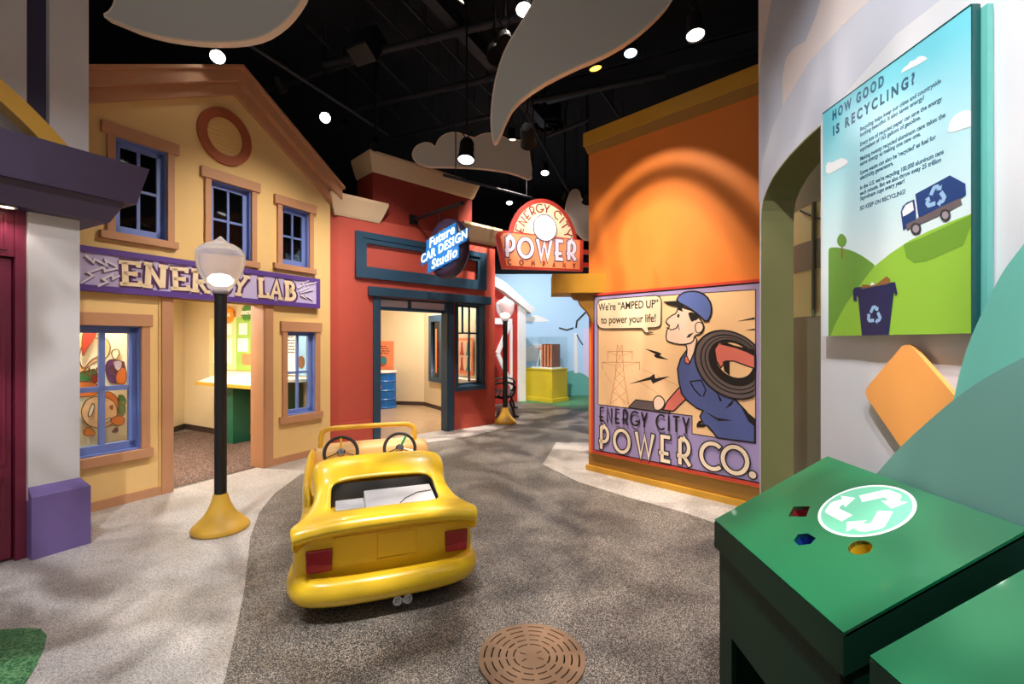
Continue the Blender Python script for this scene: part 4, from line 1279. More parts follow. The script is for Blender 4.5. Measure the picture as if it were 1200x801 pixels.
panel_text('HOW GOOD', 975.5, 141, 1036, 'panel_title', .0022, 1.5, .036, True)
panel_text('IS RECYCLING?', 976, 159, 1072, 'panel_title', .0022, 1.5, .036, True)
u0_ = FI.uz(1008, 154, 0)
ROWS = [(154.0, 1103, 'Recycling helps keep our cities and countryside'), (160.5, 1083, 'looking beautiful. It also saves energy!'),
        (171.5, 1104, 'Every ton of recycled paper can save the energy'), (178, 1079, 'equivalent of 165 gallons of gasoline.'),
        (188.5, 1108, 'Making twenty recycled aluminum cans takes the'), (194.5, 1079, 'same energy as making one new one.'),
        (205, 1097, 'Some waste can also be \u2018recycled\u2019 as fuel for'), (211, 1047, 'electricity generators.'),
        (222.5, 1106, 'In the U.S. we\u2019re recycling 100,000 aluminum cans'), (229, 1103, 'each minute. But we also throw away 25 trillion'), (235, 1060, 'Styrofoam cups every year!'),
        (246.5, 1061, 'SO KEEP ON RECYCLING!')]
for py, px2, txt in ROWS:
    panel_text(txt, 1008, py, px2, 'panel_title', .0005, 1.0, .0145)

# ------------------------------------------------------------------ orange diamond and painted hill cut-outs
mat('diamond_orange', (252, 172, 92), .4, .02, emit=0)
FD = Frame((1.298, 1.515), (0, -1))
dm = FD.root('orange_diamond', 'rounded orange diamond plaque mounted off the white wall', 'plaque')
zc_ = 1.315
sq = rrect(-.135, .135, -.135, .135, .035, 6)
MB().prism([(a * cos(pi / 4) - b * sin(pi / 4), zc_ + a * sin(pi / 4) + b * cos(pi / 4)) for a, b in sq], 0, .016).build('plaque_face', 'diamond_orange', dm, bevel=.001)
MB().box(-.05, .05, .016, .032, zc_ - .05, zc_ + .05).build('spacer_block', 'paper', dm)
mat('hill_teal', (112, 196, 180), .5, .02)
mat('hill_sage', (112, 166, 156), .5, .02)
for X_, nm, lb, m_, pts, tail in [
    (1.262, 'hill_cutout', 'light turquoise hill cut-out standing off the white wall', 'hill_teal',
     [(1113, 490), (1118.5, 463), (1126, 430), (1137, 396), (1156, 355), (1175, 317), (1199, 287)], [(.42, 1.80), (.62, 1.98), (.9, 2.05), (1.3, 2.0), (1.6, 1.8)]),
    (1.238, 'hill_cutout', 'grey-green hill cut-out in front of the turquoise hill', 'hill_sage',
     [(1010, 575), (1032, 549), (1058.6, 519.5), (1092, 489.6), (1118.5, 467), (1156, 441), (1200, 418)], [(.5, 1.52), (.75, 1.60), (1.1, 1.62), (1.5, 1.55)])]:
    fr_ = Frame((X_, 1.51), (0, -1))
    t = fr_.root(nm, lb, 'cut-out', 'hill cut-outs')
    P = fr_.poly(pts, 0)
    P2 = smoothpoly(P + tail, 2, False)
    a0 = P2[0]
    MB().prism(P2 + [(P2[-1][0], 0), (a0[0] - .25, 0), (a0[0] - .12, .6)], 0, .014).build('hill_board', m_, t)
    for uu in (.25, .9):
        MB().box(uu - .04, uu + .04, .014, (1.33 if X_ > 1.25 else 1.262) - X_ - .001, .95, 1.05).build('batten', 'paper', t)

# ------------------------------------------------------------------ green recycling bins with sloped lids
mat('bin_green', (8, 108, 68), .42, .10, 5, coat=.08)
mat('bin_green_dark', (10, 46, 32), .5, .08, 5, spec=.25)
mat('liner_red', (150, 36, 46), .4); mat('liner_blue', (30, 60, 150), .4); mat('liner_yellow', (226, 186, 40), .4)
mat('mint', (118, 206, 172), .3, .02)
mat('decal_white', (244, 250, 250), .35, 0)
mat('void_black', (6, 8, 8), .8, 0)
BXL, BXR, BZL, BZR = .784, 1.222, .813, 1.058
slope = atan2(BZR - BZL, BXR - BXL); SLEN = math.hypot(BZR - BZL, BXR - BXL)


def lid_uv(px, py):
    """pixel -> (distance up the slope, Y) on the lid plane"""
    r = (px - CX) / FPX; k = (CY - py) / FPX; tn = math.tan(slope)
    Y = (BZL - BXL * tn - CAMH) / (k - r * tn)
    return ((r * Y - BXL) / cos(slope), Y)


def make_bin(y0, y1, label, detailed):
    t = thing('recycling_bin', label, 'bin', (0, 0, 0), 0)
    ov = .014
    # body: closed cabinet with an open hatch on the room side
    bx0, bx1 = BXL + ov, BXR - .004
    hz, ha, hb = .425, y0 + .10, y1 - .11
    zl = BZL - .10; zr = BZL + (bx1 - BXL) * math.tan(slope) - .02
    me = curve_mesh([[(y0 + ov, 0), (ha, 0), (ha, hz), (hb, hz), (hb, 0), (y1 - ov, 0), (y1 - ov, zl + .05), (y0 + ov, zl + .05)]], .018, 0)
    me.transform(Matrix.Translation((bx0 + .009, 0, 0)) @ Matrix.Rotation(pi / 2, 4, 'Z'))
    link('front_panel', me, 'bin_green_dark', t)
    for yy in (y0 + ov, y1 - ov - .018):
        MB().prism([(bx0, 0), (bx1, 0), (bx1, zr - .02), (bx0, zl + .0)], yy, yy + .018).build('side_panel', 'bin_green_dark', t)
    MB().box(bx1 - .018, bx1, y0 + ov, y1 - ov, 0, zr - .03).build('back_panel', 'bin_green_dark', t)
    MB().box(bx0, bx1, y0 + ov, y1 - ov, .03, .05).build('bottom_panel', 'bin_green_dark', t)
    # lid
    M = Matrix.Translation((BXL, 0, BZL)) @ Matrix.Rotation(-slope, 4, 'Y')      # local x up the slope, y along wall, z out of the lid
    Mi = Matrix(((1, 0, 0, 0), (0, 0, 1, 0), (0, -1, 0, 0), (0, 0, 0, 1)))
    def lidmap(me): me.transform(M @ Matrix.Rotation(-pi / 2, 4, 'X') @ Matrix.Scale(1, 4)); return me
    holes = []
    if detailed:
        sqh = [lid_uv(*p) for p in [(924, 604.5), (930, 593.5), (949.3, 593.2), (945, 605)]]
        hx = [lid_uv(*p) for p in [(930.5, 633), (935, 626), (947, 624.8), (956, 630.5), (950, 637), (936, 638.5)]]
        cc_ = lid_uv(1008, 641.3)
        ci = arc(cc_[0], cc_[1], .030, .030, 0, 360, 28)[:-1]
        holes = [sqh, hx, ci]
    # flat panel with holes: built in (u, Y) then tilted
    loops_ = [rect(0, SLEN, y0, y1)] + holes
    me = curve_mesh(loops_, .012, .006)     # x=u, y=0..-?, z=Y
    # curve_mesh gives (u, depth, Y); map to lid space (u, Y, -depth)
    me.transform(M @ Matrix(((1, 0, 0, 0), (0, 0, 1, 0), (0, -1, 0, 0), (0, 0, 0, 1))))
    lid = link('lid', me, 'bin_green', t)
    for h_, m_ in zip(holes, ('liner_red', 'liner_blue', 'liner_yellow')):
        mb = MB(); n = len(h_)
        vs = [(a, b, .001) for a, b in h_] + [(a, b, -.05) for a, b in h_]
        mb.add(vs, [(i, (i + 1) % n, (i + 1) % n + n, i + n) for i in range(n)]).xf(M)
        mb.build('slot_liner', m_, lid)
    # lid skirt
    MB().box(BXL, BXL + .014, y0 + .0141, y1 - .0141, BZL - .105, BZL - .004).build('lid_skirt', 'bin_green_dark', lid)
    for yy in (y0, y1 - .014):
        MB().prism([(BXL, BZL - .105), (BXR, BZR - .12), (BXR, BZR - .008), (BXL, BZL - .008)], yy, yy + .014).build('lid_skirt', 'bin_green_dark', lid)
    if detailed:
        dc = lid_uv(1013, 597); R_ = .131
        def disc(r, z, m_, nm): MB().add([(dc[0] + r * cos(a * pi / 24), dc[1] + r * sin(a * pi / 24), z) for a in range(48)], [tuple(range(48))]).xf(M).build(nm, m_, lid)
        disc(R_, .0008, 'decal_white', 'decal_ring'); disc(R_ * .93, .0014, 'mint', 'decal_disc')
        for poly in recycle_polys(R_ * .98):
            n = len(poly)
            # the emblem faces the room: its top points up the slope
            MB().add([(dc[0] + b, dc[1] - a, .002) for a, b in poly], [tuple(range(n))]).xf(M).build('recycle_arrow', 'decal_white', lid)
    return t


make_bin(1.09, 1.785, 'green recycling bin with sloped lid, white recycling emblem and coloured slots', True)
make_bin(.33, 1.010, 'plain green bin with sloped lid beside the emblem bin', False)
# ------------------------------------------------------------------ far end: barn, mural wall, display case, bench
mat('barn_red', (170, 44, 34), .6, .06, 10)
mat('barn_white', (226, 222, 216), .6, .03)
mat('sky_blue', (172, 204, 228), .6, .03, 2)
mat('mural_teal', (92, 160, 148), .6, .03)
mat('mural_lilac', (206, 196, 222), .6, .03)
mat('mustard', (196, 172, 36), .45, .04)
mat('derrick_brown', (120, 76, 44), .4, .2, 12)
FMr = Frame((0, 12.9), (1, 0))
ms = MB().box(-1.6, 4.5, 0, .12, 0, 3.4).build('wall_mural', 'sky_blue'); ms.location = (0, 12.9, 0); struct(ms)
def mural(nm, pts, m, k=1): MB().prism(FMr.poly(pts, 0), -.004 * k, 0).build(nm, m, ms)
mural('painted_cloud', [(612, 376), (618, 371), (628, 369), (636, 372), (645, 376), (632, 377)], 'barn_white')
mural('painted_cloud', [(612, 412), (618, 406), (630, 402), (640, 404), (655, 412), (655, 420), (612, 424)], 'barn_white')
mural('painted_hill', [(640, 470), (645, 445), (658, 435), (672, 434), (684, 438), (697, 447), (720, 462), (720, 470)], 'mural_teal', 2)
mural('painted_field', [(683, 385), (720, 380), (720, 460), (697, 446), (683, 438)], 'mural_lilac')
mural('painted_trunk', [(672.5, 390), (676, 390), (677, 437), (673, 437)], 'barn_white', 3)
def limb(pts, wd): MB().ribbon(FMr.poly(pts, 0), wd, -.016, 0).build('painted_branch', 'black_paint', ms)
limb([(655, 384), (664, 386.5), (672, 384)], .04); limb([(675, 384), (676, 376), (682, 370), (690, 362)], .045); limb([(676, 392), (679, 398), (683, 404)], .03)
wall_run('wall_mural_side', (2.25, 12.9), (2.9, 9.6), 3.4, 'mural_lilac')

FBn = Frame((.33, 11.8), (.7136, .7006))
bnr = FBn.root('barn_front', 'red barn front with white cross-braced trim behind the far lamp post', 'building')
r0 = FBn.u(560)
def fz(px, py, d=0): return FBn.uz(px, py, d)
wl_ = fz(614, 470)[0]
MB().prism([(r0, 0), (wl_, 0), (wl_, fz(614, 352)[1]), fz(592, 335), (r0, fz(592, 335)[1] + .25)], 0, .1).build('wall', 'barn_red', bnr)
MB().prism([fz(576, 322, -.1), fz(590, 330, -.1), fz(608, 346, -.1), fz(626, 362, -.1), fz(622, 367.5, -.1), fz(604, 353, -.1), fz(589, 341, -.1), fz(576, 334, -.1)], -.14, .35).build('roof_edge', 'barn_white', bnr)
MB().box(fz(607.5, 470, -.03)[0], wl_ + .02, -.05, .14, 0, fz(612, 352)[1]).build('corner_board', 'barn_white', bnr)
MB().box(r0, fz(600, 470, -.03)[0], -.04, 0, fz(590, 380)[1], fz(590, 373)[1]).build('cross_rail', 'barn_white', bnr)
for pts in ([(597, 380), (583, 414)], [(583, 414), (599, 452)], [(599, 380), (599, 470)]):
    MB().ribbon(FBn.poly(pts, -.02), .11 if pts[0][0] != 599 else .06, -.04, 0).build('brace', 'barn_white', bnr)

FDc = Frame((.986, 11.33), (.72, -.69))
dc_ = thing('display_case', 'mustard yellow pedestal with a clear glass case over a small brown machine', 'display case', (.986, 11.33, 0), FDc.rot)
L_, D_ = -.95, .62
MB().box(L_, 0, 0, D_, .10, .80).build('pedestal', 'mustard', dc_)
MB().box(L_ - .03, .03, -.03, D_ + .03, 0, .10).build('plinth', 'mustard', dc_, bevel=.01)
MB().box(L_ - .02, .02, -.02, D_ + .02, .80, .83).build('top_slab', 'mustard', dc_)
gl = MB()
for b in [(L_, 0, 0, .012), (L_, 0, D_ - .012, D_), (L_, L_ + .012, 0, D_), (-.012, 0, 0, D_)]: gl.box(b[0], b[1], b[2], b[3], .83, 1.62)
gl.box(L_, 0, 0, D_, 1.62, 1.632)
gl.build('glass_case', 'case_glass', dc_)
mm = thing('model_machine', 'small brown and copper machine model inside the glass case', 'model', tuple(FDc.world(-.42, .30, .83)), FDc.rot)
MB().box(-.05, .30, -.12, .18, .03, .62).build('cabinet', 'derrick_brown', mm, bevel=.01)
for k in range(4):
    MB().tube([(-.05 + .1 * k, -.13, .05), (-.05 + .1 * k, -.13, .6)], .018, 8).build('copper_pipe', 'poster_orange', mm)
MB().box(-.35, .34, -.2, .22, 0, .03).build('base_board', 'paper', mm)
for a, b in [((-.28, -.05, .03), (-.2, 0, .5)), ((-.12, -.05, .03), (-.2, 0, .5)), ((-.28, .1, .03), (-.2, 0, .5)), ((-.12, .1, .03), (-.2, 0, .5))]:
    MB().tube([a, b], .010, 6).build('derrick_leg', 'paper', mm)
MB().box(-.3, -.1, -.01, .03, .46, .52).build('walking_beam', 'poster_orange', mm)
MB().box(-.37, -.20, .2, .22, .05, .42).build('backdrop_card', 'plum', mm)

# bench seen end on: cast-iron ends with scrolled arms, slats running away from us
bx, by = gnd(585, 489)
be = thing('garden_bench', 'black slatted bench with scrolled cast-iron arms beside the red storefront', 'bench', (bx - .05, by, 0), 0)
for yy in (0.0, 1.25):
    e_ = MB()
    e_.tube([(.36, yy, 0), (.34, yy, .12), (.27, yy, .30), (.30, yy, .42)], .022, 8)
    e_.tube([(.44, yy, .02), (.38, yy, .03), (.36, yy, 0)], .02, 8)
    e_.tube([(-.22, yy, 0), (-.16, yy, .14), (-.10, yy, .32), (-.12, yy, .42), (-.2, yy, .62), (-.30, yy, .88)], .024, 8)
    e_.tube([(-.12, yy, .42), (.10, yy, .39), (.30, yy, .42)], .022, 8)
    e_.tube([(-.2, yy, .62), (.0, yy, .68), (.22, yy, .70), (.34, yy, .66), (.38, yy, .58), (.34, yy, .53), (.30, yy, .56)], .022, 8)
    e_.tube([(.30, yy, .42), (.36, yy, .50), (.34, yy, .66)], .018, 8)
    e_.build('cast_end', 'black_paint', be, smooth=True)
for k in range(5):
    x = -.08 + k * .09
    MB().box(x, x + .065, -.03, 1.28, .415 + .01 * abs(k - 2) * .5, .435 + .01 * abs(k - 2) * .5).build('seat_slat', 'black_paint', be)
for k in range(4):
    z = .52 + k * .10; x = -.16 - (z - .5) * .30
    MB().box(x, x + .02, -.03, 1.28, z, z + .07).build('back_slat', 'black_paint', be)

# ------------------------------------------------------------------ street lamps
mat('lamp_yellow', (226, 178, 66), .45, .06)
mat('post_black', (30, 27, 28), .4, .08)
m = bpy.data.materials.new('frosted_globe'); m.use_nodes = True
nt = m.node_tree; b_ = nt.nodes['Principled BSDF']
b_.inputs['Base Color'].default_value = (.9, .88, .87, 1); b_.inputs['Roughness'].default_value = .25
b_.inputs['Transmission Weight'].default_value = .75; b_.inputs['IOR'].default_value = 1.1
b_.inputs['Emission Color'].default_value = (1, .93, .86, 1); b_.inputs['Emission Strength'].default_value = .06
wv = nt.nodes.new('ShaderNodeTexNoise'); wv.inputs['Scale'].default_value = 45
bp = nt.nodes.new('ShaderNodeBump'); bp.inputs['Strength'].default_value = .25; nt.links.new(wv.outputs['Fac'], bp.inputs['Height']); nt.links.new(bp.outputs[0], b_.inputs['Normal'])
MATS['frosted_globe'] = m
mat('bulb_glow', (255, 244, 230), .4, 0, emit=2.2)


def street_lamp(x, y, label):
    t = thing('street_lamp', label, 'lamp post', (x, y, 0), 0, 'street lamps')
    MB().lathe([(.0, .0), (.19, 0), (.203, .012), (.205, .028), (.196, .045), (.165, .075), (.125, .115), (.095, .16), (.072, .21), (.056, .26), (.051, .29), (0, .29)], 40).build('flared_base', 'lamp_yellow', t, smooth=True)
    MB().lathe([(.044, .27), (.044, 1.87), (.05, 1.875), (.05, 1.885)], 24).build('post', 'post_black', t, smooth=True)
    MB().lathe([(.03, 1.88), (.055, 1.885), (.06, 1.90), (.05, 1.915), (.03, 1.92)], 24).build('globe_holder', 'hub_grey', t, smooth=True)
    prof = [(.055, 1.905), (.066, 1.913), (.095, 1.955), (.122, 2.0), (.150, 2.05), (.163, 2.095), (.169, 2.14), (.171, 2.18), (.172, 2.212), (.166, 2.224), (.158, 2.228), (.150, 2.244), (.125, 2.266), (.095, 2.283), (.066, 2.293), (.052, 2.296), (.050, 2.306), (.034, 2.316), (.022, 2.328), (.010, 2.342), (0, 2.345)]
    MB().lathe(prof, 36).build('glass_globe', 'frosted_globe', t, smooth=True, ang=60)
    MB().lathe([(0, 1.945), (.05, 1.955), (.082, 1.985), (.085, 2.01), (.06, 2.04), (0, 2.055)], 20).build('bulb', 'bulb_glow', t, smooth=True)
    return t


l0 = gnd(258.5, 620)
street_lamp(l0[0], l0[1], 'black street lamp on flared yellow base in front of the lilac signboard')
l1 = gnd(592, 495.5)
street_lamp(l1[0], l1[1], 'black street lamp on flared yellow base beside the bench and barn front')

# ------------------------------------------------------------------ manhole cover with concentric slots
mat('bronze', (142, 112, 86), .5, .18, 14, metal=.25)
mx_, my_ = .093, 2.185; RM = .252
mh = thing('manhole_cover', 'round bronze manhole cover with rings of short slots set in the speckled floor', 'manhole cover', (mx_, my_, 0), .12)
loops_ = [arc(0, 0, RM, RM, 0, 360, 64)[:-1]]
for k, r in enumerate([.225, .19, .155, .12, .085, ]):
    n = [12, 12, 12, 12, 8][k]
    for j in range(n):
        a0 = 360 * j / n + 4 + (k % 2) * 0; a1 = 360 * (j + 1) / n - 4
        loops_.append(arc(0, 0, r + .0035, r + .0035, a0, a1, 5) + arc(0, 0, r - .0035, r - .0035, a1, a0, 5))
for a in (30, 150, 210, 330):
    ca, sa = cos(radians(a)), sin(radians(a))
    loops_.append([(ca * .03 - sa * .003, sa * .03 + ca * .003), (ca * .06 - sa * .003, sa * .06 + ca * .003), (ca * .06 + sa * .003, sa * .06 - ca * .003), (ca * .03 + sa * .003, sa * .03 - ca * .003)])
me = curve_mesh(loops_, .008, 0); me.transform(Matrix.Translation((0, 0, .008)) @ Matrix.Rotation(-pi / 2, 4, 'X'))
link('slotted_plate', me, 'bronze', mh)
MB().lathe([(0, .002), (RM - .002, .002)], 48).build('dark_well', 'void_black', mh)

# ------------------------------------------------------------------ lab interior furniture
ld = thing('reading_desk', 'slanted reading desk with green leg inside the yellow storefront', 'desk', (FB.O.x, FB.O.y, 0), FB.rot)
mat('desk_green', (16, 92, 70), .5, .06)
mat('desk_print', (238, 236, 222), .4, .08, 9)
a_, b_2 = FB.u(241, -.35), FB.u(306, -.35)
MB().add([(a_, -.5, .86), (b_2, -.5, .86), (b_2, -.02, 1.02), (a_, -.02, 1.02), (a_, -.5, .90), (b_2, -.5, .90), (b_2, -.02, 1.06), (a_, -.02, 1.06)],
         [(0, 3, 2, 1), (4, 5, 6, 7), (0, 1, 5, 4), (1, 2, 6, 5), (2, 3, 7, 6), (3, 0, 4, 7)]).build('desk_top', 'ochre', ld)
MB().add([(a_ + .03, -.48, .909), (b_2 - .03, -.48, .909), (b_2 - .03, -.06, 1.049), (a_ + .03, -.06, 1.049)], [(0, 1, 2, 3)]).build('printed_sheet', 'desk_print', ld)
MB().box(FB.u(263, -.2), FB.u(281, -.2), -.3, -.04, 0, .93).build('desk_leg', 'desk_green', ld)
mat('poster_lime', (158, 198, 92), .5, .08, 5)
mat('poster_butter', (240, 228, 166), .5, .06, 4)
t, (a, b, z0, z1) = poster('printed_poster', 'lime and butter yellow poster above the reading desk', FB, (246, 373, 303, 446), -.01, 'poster_butter', [])
MB().box(a + (b - a) * .58, b, -.026, -.022, z0, z1).build('lime_column', 'poster_lime', t)
for x0, x1, f0, f1 in [(.12, .32, .72, .90), (.36, .50, .72, .90), (.64, .80, .72, .90), (.10, .50, .25, .66), (.62, .82, .45, .66)]:
    MB().box(a + (b - a) * x0, a + (b - a) * x1, -.030, -.026, z0 + (z1 - z0) * f0, z0 + (z1 - z0) * f1).build('text_card', 'paper', t)
MB().prism(rrect(a + (b - a) * .70, a + (b - a) * .92, z0 + (z1 - z0) * .24, z0 + (z1 - z0) * .42, .05), -.032, -.026).build('orange_badge', 'poster_orange', t)


def burst(px, py, R, m, label, txt):
    t = FB.root('burst_sign', label, 'sign')
    u, z = FB.uz(px, py, -.02)
    P = []
    for k in range(40):
        r = R * (1 if k % 2 == 0 else .68); a = 2 * pi * k / 40
        P.append((u + r * cos(a) * 1.25, z + r * sin(a)))
    MB().prism(P, -.035, -.015).build('star_board', m, t)
    put_text(txt, R * .55, t, 'paper', u, z - R * .16, -.037, 'lettering', .0, 'CENTER', bold=.004)


mat('burst_orange', (240, 150, 40), .5); mat('burst_green', (70, 130, 60), .5)
burst(269, 369, .135, 'burst_orange', 'orange starburst sign on the lab wall', 'IAL')
burst(290, 366.5, .135, 'burst_green', 'green starburst sign on the lab wall', 'KINETIC')
t, (a, b, z0, z1) = poster('printed_poster', 'white and blue info sheet seen through the small lower blue window', FB, (333, 388, 360, 440), -.01, 'paper', [(.1, .5, .85), (.1, .5, .78), (.1, .5, .71), (.1, .5, .64), (.1, .5, .57), (.1, .5, .5)])
MB().box(a + (b - a) * .55, b, -.026, -.022, z0, z1).build('blue_column', mat('poster_blue', (150, 190, 220), .5, .1, 8), t)
MB().prism(arc(a + (b - a) * .8, z0 + (z1 - z0) * .3, .07, .09, 0, 360, 14)[:-1], -.032, -.026).build('dark_emblem', 'derrick_brown', t)
# little shelf under it
sh2 = FB.root('wall_shelf', 'pale curved shelf under the info sheet in the lab', 'shelf')
sa, sb = FB.u(330, -.2), FB.u(362, -.2)
MB().slab([(sa, -.01), (sb, -.01), (sb - .05, -.28), (sb - .2, -.36), (sa, -.38)], .97, 1.01).build('shelf_board', 'desk_print', sh2)
MB().box(sa, sa + .2, -.3, -.02, 0, .97).build('support', 'desk_green', sh2)

# harvest mural behind the large lower window
hm = FL.root('harvest_mural', 'bright harvest picture with pumpkins behind the large lower blue window', 'mural')
mat('mural_cream', (254, 248, 222), .5, .04, 4)
mat('pumpkin', (232, 128, 58), .5, .1, 6)
mat('pumpkin_pale', (246, 200, 150), .5, .05)
mat('leaf_green', (70, 136, 74), .5, .2, 10)
mat('grape', (104, 62, 120), .5, .1)
D0 = .40
MB().box(-.54, .52, D0, D0 + .02, .30, 1.85).build('mural_board', 'mural_cream', hm)
HL = [D0]
def hp(nm, pts, m, it=2):
    HL[0] -= .002
    P = FL.poly([(85 + .2123 * x, 370 + .2122 * y) for x, y in pts], D0)
    P = smoothpoly(P, it)
    o = MB().prism(P, HL[0], HL[0] + .003).build(nm, m, hm)
    MB().ribbon(P, .007, HL[0] - .001, HL[0] + .002, True).build('ink_outline', 'derrick_brown', o)
hp('cornucopia', [(0, 60), (60, 80), (170, 110), (215, 160), (190, 240), (120, 250), (30, 330), (-60, 330), (-60, 90)], 'pumpkin_pale')
hp('cornucopia_mouth', [(60, 130), (120, 110), (160, 150), (150, 220), (100, 240), (60, 300), (30, 240)], 'mural_cream')
hp('leaves', [(-40, 330), (20, 320), (80, 300), (130, 290), (140, 350), (60, 362), (-40, 365)], 'leaf_green', 1)
hp('red_apples', [(-40, 365), (60, 360), (140, 368), (140, 440), (40, 446), (-40, 446)], 'pumpkin')
hp('grapes', [(175, 270), (205, 235), (260, 250), (290, 270), (285, 350), (220, 380), (190, 350)], 'grape')
hp('pale_figure', [(210, 205), (222, 185), (248, 182), (258, 205), (240, 240), (222, 238)], 'mural_cream')
hp('orange_squash', [(232, 330), (262, 280), (292, 290), (295, 375), (240, 378)], 'pumpkin')
hp('pumpkin', [(150, 430), (200, 412), (245, 450), (250, 520), (220, 560), (150, 560)], 'pumpkin')
hp('pale_pumpkin', [(40, 520), (70, 460), (130, 440), (200, 450), (245, 500), (235, 580), (180, 618), (100, 615), (55, 580)], 'pumpkin_pale')
hp('vine_leaves', [(245, 430), (275, 450), (290, 520), (270, 560), (250, 520)], 'leaf_green', 1)
hp('squash', [(198, 575), (240, 545), (285, 560), (275, 600), (230, 605)], 'pumpkin')
hp('eye_cut', [(100, 480), (118, 490), (100, 550), (75, 555)], 'mural_cream', 1)
hp('red_tomato', [(96, 330), (120, 318), (142, 332), (140, 360), (112, 368), (96, 352)], 'print_red')
hp('red_cloak', [(45, 80), (90, 62), (130, 80), (110, 130), (70, 180), (45, 240)], 'print_red')
for k_ in range(5):
    x_ = 50 + k_ * 20
    hp('leaf_blade', [(x_, 330), (x_ + 18, 290 - k_ % 2 * 20), (x_ + 12, 330)], 'leaf_green', 1)
for k_, (x_, y_) in enumerate([(195, 290), (212, 276), (230, 292), (204, 308), (222, 312), (246, 276), (262, 262)]):
    hp('grape_bead', arc(x_, y_, 11, 12, 0, 360, 10)[:-1], 'grape', 1)
hp('squash_leaf', [(236, 440), (262, 432), (284, 470), (270, 500), (250, 478)], 'leaf_green', 1)
hp('nose_cut', [(188, 500), (208, 486), (206, 520)], 'print_red', 1)
hp('white_collar', [(205, 250), (235, 244), (262, 250), (250, 300), (222, 300)], 'mural_lilac', 1)
hp('mouth_cut', [(120, 560), (160, 572), (200, 556), (190, 580), (150, 590)], 'mural_cream', 1)
hp('dark_stem', [(195, 640), (230, 605), (236, 640)], 'grape', 1)
hp('gourd', [(40, 640), (70, 600), (120, 650), (60, 662)], 'pumpkin')
MB().box(-.54, .52, .2, D0 - .03, .30, .52).build('planter_box', 'brown_base', hm)
# ------------------------------------------------------------------ yellow play car seen from behind
mat('car_yellow', (248, 204, 40), .28, .03, 4, coat=.4)
mat('dash_peach', (240, 196, 128), .4, .05, 6)
mat('bar_yellow', (244, 190, 58), .4, .04)
mat('lens_red', (160, 26, 40), .2, .2, 30, coat=.5)
mat('lens_red_low', (190, 44, 56), .2, .15, 30, coat=.5)
mat('rubber', (38, 36, 38), .55, .1)
mat('well_grey', (70, 68, 70), .6, .1)
mat('box_grey', (206, 206, 210), .45, .04)
mat('box_shade', (150, 148, 152), .5, .04)
mat('wheel_green', (40, 150, 70), .4)
car = thing('play_car', 'yellow open-top play car with two steering wheels and red tail lights', 'car', (-.69, 2.60, 0), radians(20.5))

# rear deck: one quad grid with a rounded tail wing and an open boot
ST = [(.11, .432, .45), (.02, .432, .48), (-.035, .448, .492), (-.058, .485, .500), (-.035, .522, .512), (.03, .533, .520), (.12, .527, .505), (.21, .545, .445), (.34, .578, .418),
      (.47, .608, .415), (.56, .66, .432), (.66, .695, .445), (.76, .695, .44), (.83, .655, .43), (.85, .54, .43), (.85, .36, .43)]
XI = .315
vs = []; NC = 11
for j, (y, z, w_) in enumerate(ST):
    drop = .05 if j < 6 else (.16 if j > 7 else .10)
    if j >= 14: drop = .02
    cols = [(-w_ * (.97 if j < 6 else 1.0), z - drop), (-w_, z - .055 if j > 5 else z - .022), (-w_ * .95, z - .012), (-XI, z), (-XI * .5, z), (0, z)]
    cols = cols + [(-a, b) for a, b in cols[-2::-1]]
    for x, zz in cols:
        vs.append((x, y, zz - .018 * (x / w_) ** 2 + .018))
fs = []
for j in range(len(ST) - 1):
    for i in range(NC - 1):
        if 6 <= j <= 8 and 3 <= i <= 6: continue
        fs.append((j * NC + i, j * NC + i + 1, (j + 1) * NC + i + 1, (j + 1) * NC + i))
mb = MB(); mb.v = vs; mb.f = fs
deck = mb.build('rear_deck', 'car_yellow', car, smooth=True)
sd = deck.modifiers.new('thickness', 'SOLIDIFY'); sd.thickness = .018; sd.offset = -1
q = deck.modifiers.new('subdivision', 'SUBSURF'); q.levels = 2; q.render_levels = 2
# crease the boot opening
me = deck.data
att = me.attributes.new('crease_edge', 'FLOAT', 'EDGE')
rim = set()
for j in range(6, 10):
    for i in range(3, 8): rim.add(j * NC + i)
for e in me.edges:
    a, b = e.vertices
    ja, ia, jb, ib = a // NC, a % NC, b // NC, b % NC
    onr = lambda j, i: (j in (6, 9) and 3 <= i <= 7) or (i in (3, 7) and 6 <= j <= 9)
    if onr(ja, ia) and onr(jb, ib) and (ja == jb in (6, 9) or ia == ib in (3, 7)):
        att.data[e.index].value = .85
# lower hull
HS = [(.08, .49, .10, .46), (.10, .508, .10, .46), (.20, .52, .10, .46), (.5, .508, .10, .44), (.9, .51, .10, .42), (1.2, .51, .10, .46), (1.55, .495, .11, .46), (1.85, .44, .13, .42), (2.0, .33, .16, .36)]
vs = []; fs = []
for y, w_, zb, zt in HS:
    ring = [(-w_ * .86, zb), (-w_ * .98, zb + .05), (-w_, zb + .17), (-w_ * .985, zt - .05), (-w_ * .93, zt), (0, zt + .01)]
    ring = ring + [(-a, b) for a, b in ring[-2::-1]]
    vs += [(x, y, z) for x, z in ring]
n = 11
for j in range(len(HS) - 1):
    for i in range(n):
        k = (i + 1) % n
        fs.append((j * n + i, j * n + k, (j + 1) * n + k, (j + 1) * n + i))
fs.append(tuple(range(n - 1, -1, -1))); fs.append(tuple((len(HS) - 1) * n + i for i in range(n)))
mb = MB(); mb.v = vs; mb.f = fs
hull = mb.build('hull', 'car_yellow', car, smooth=True, sub=2)
att = hull.data.attributes.new('crease_edge', 'FLOAT', 'EDGE')
for e in hull.data.edges:
    a, b = e.vertices
    if a < n and b < n: att.data[e.index].value = .8
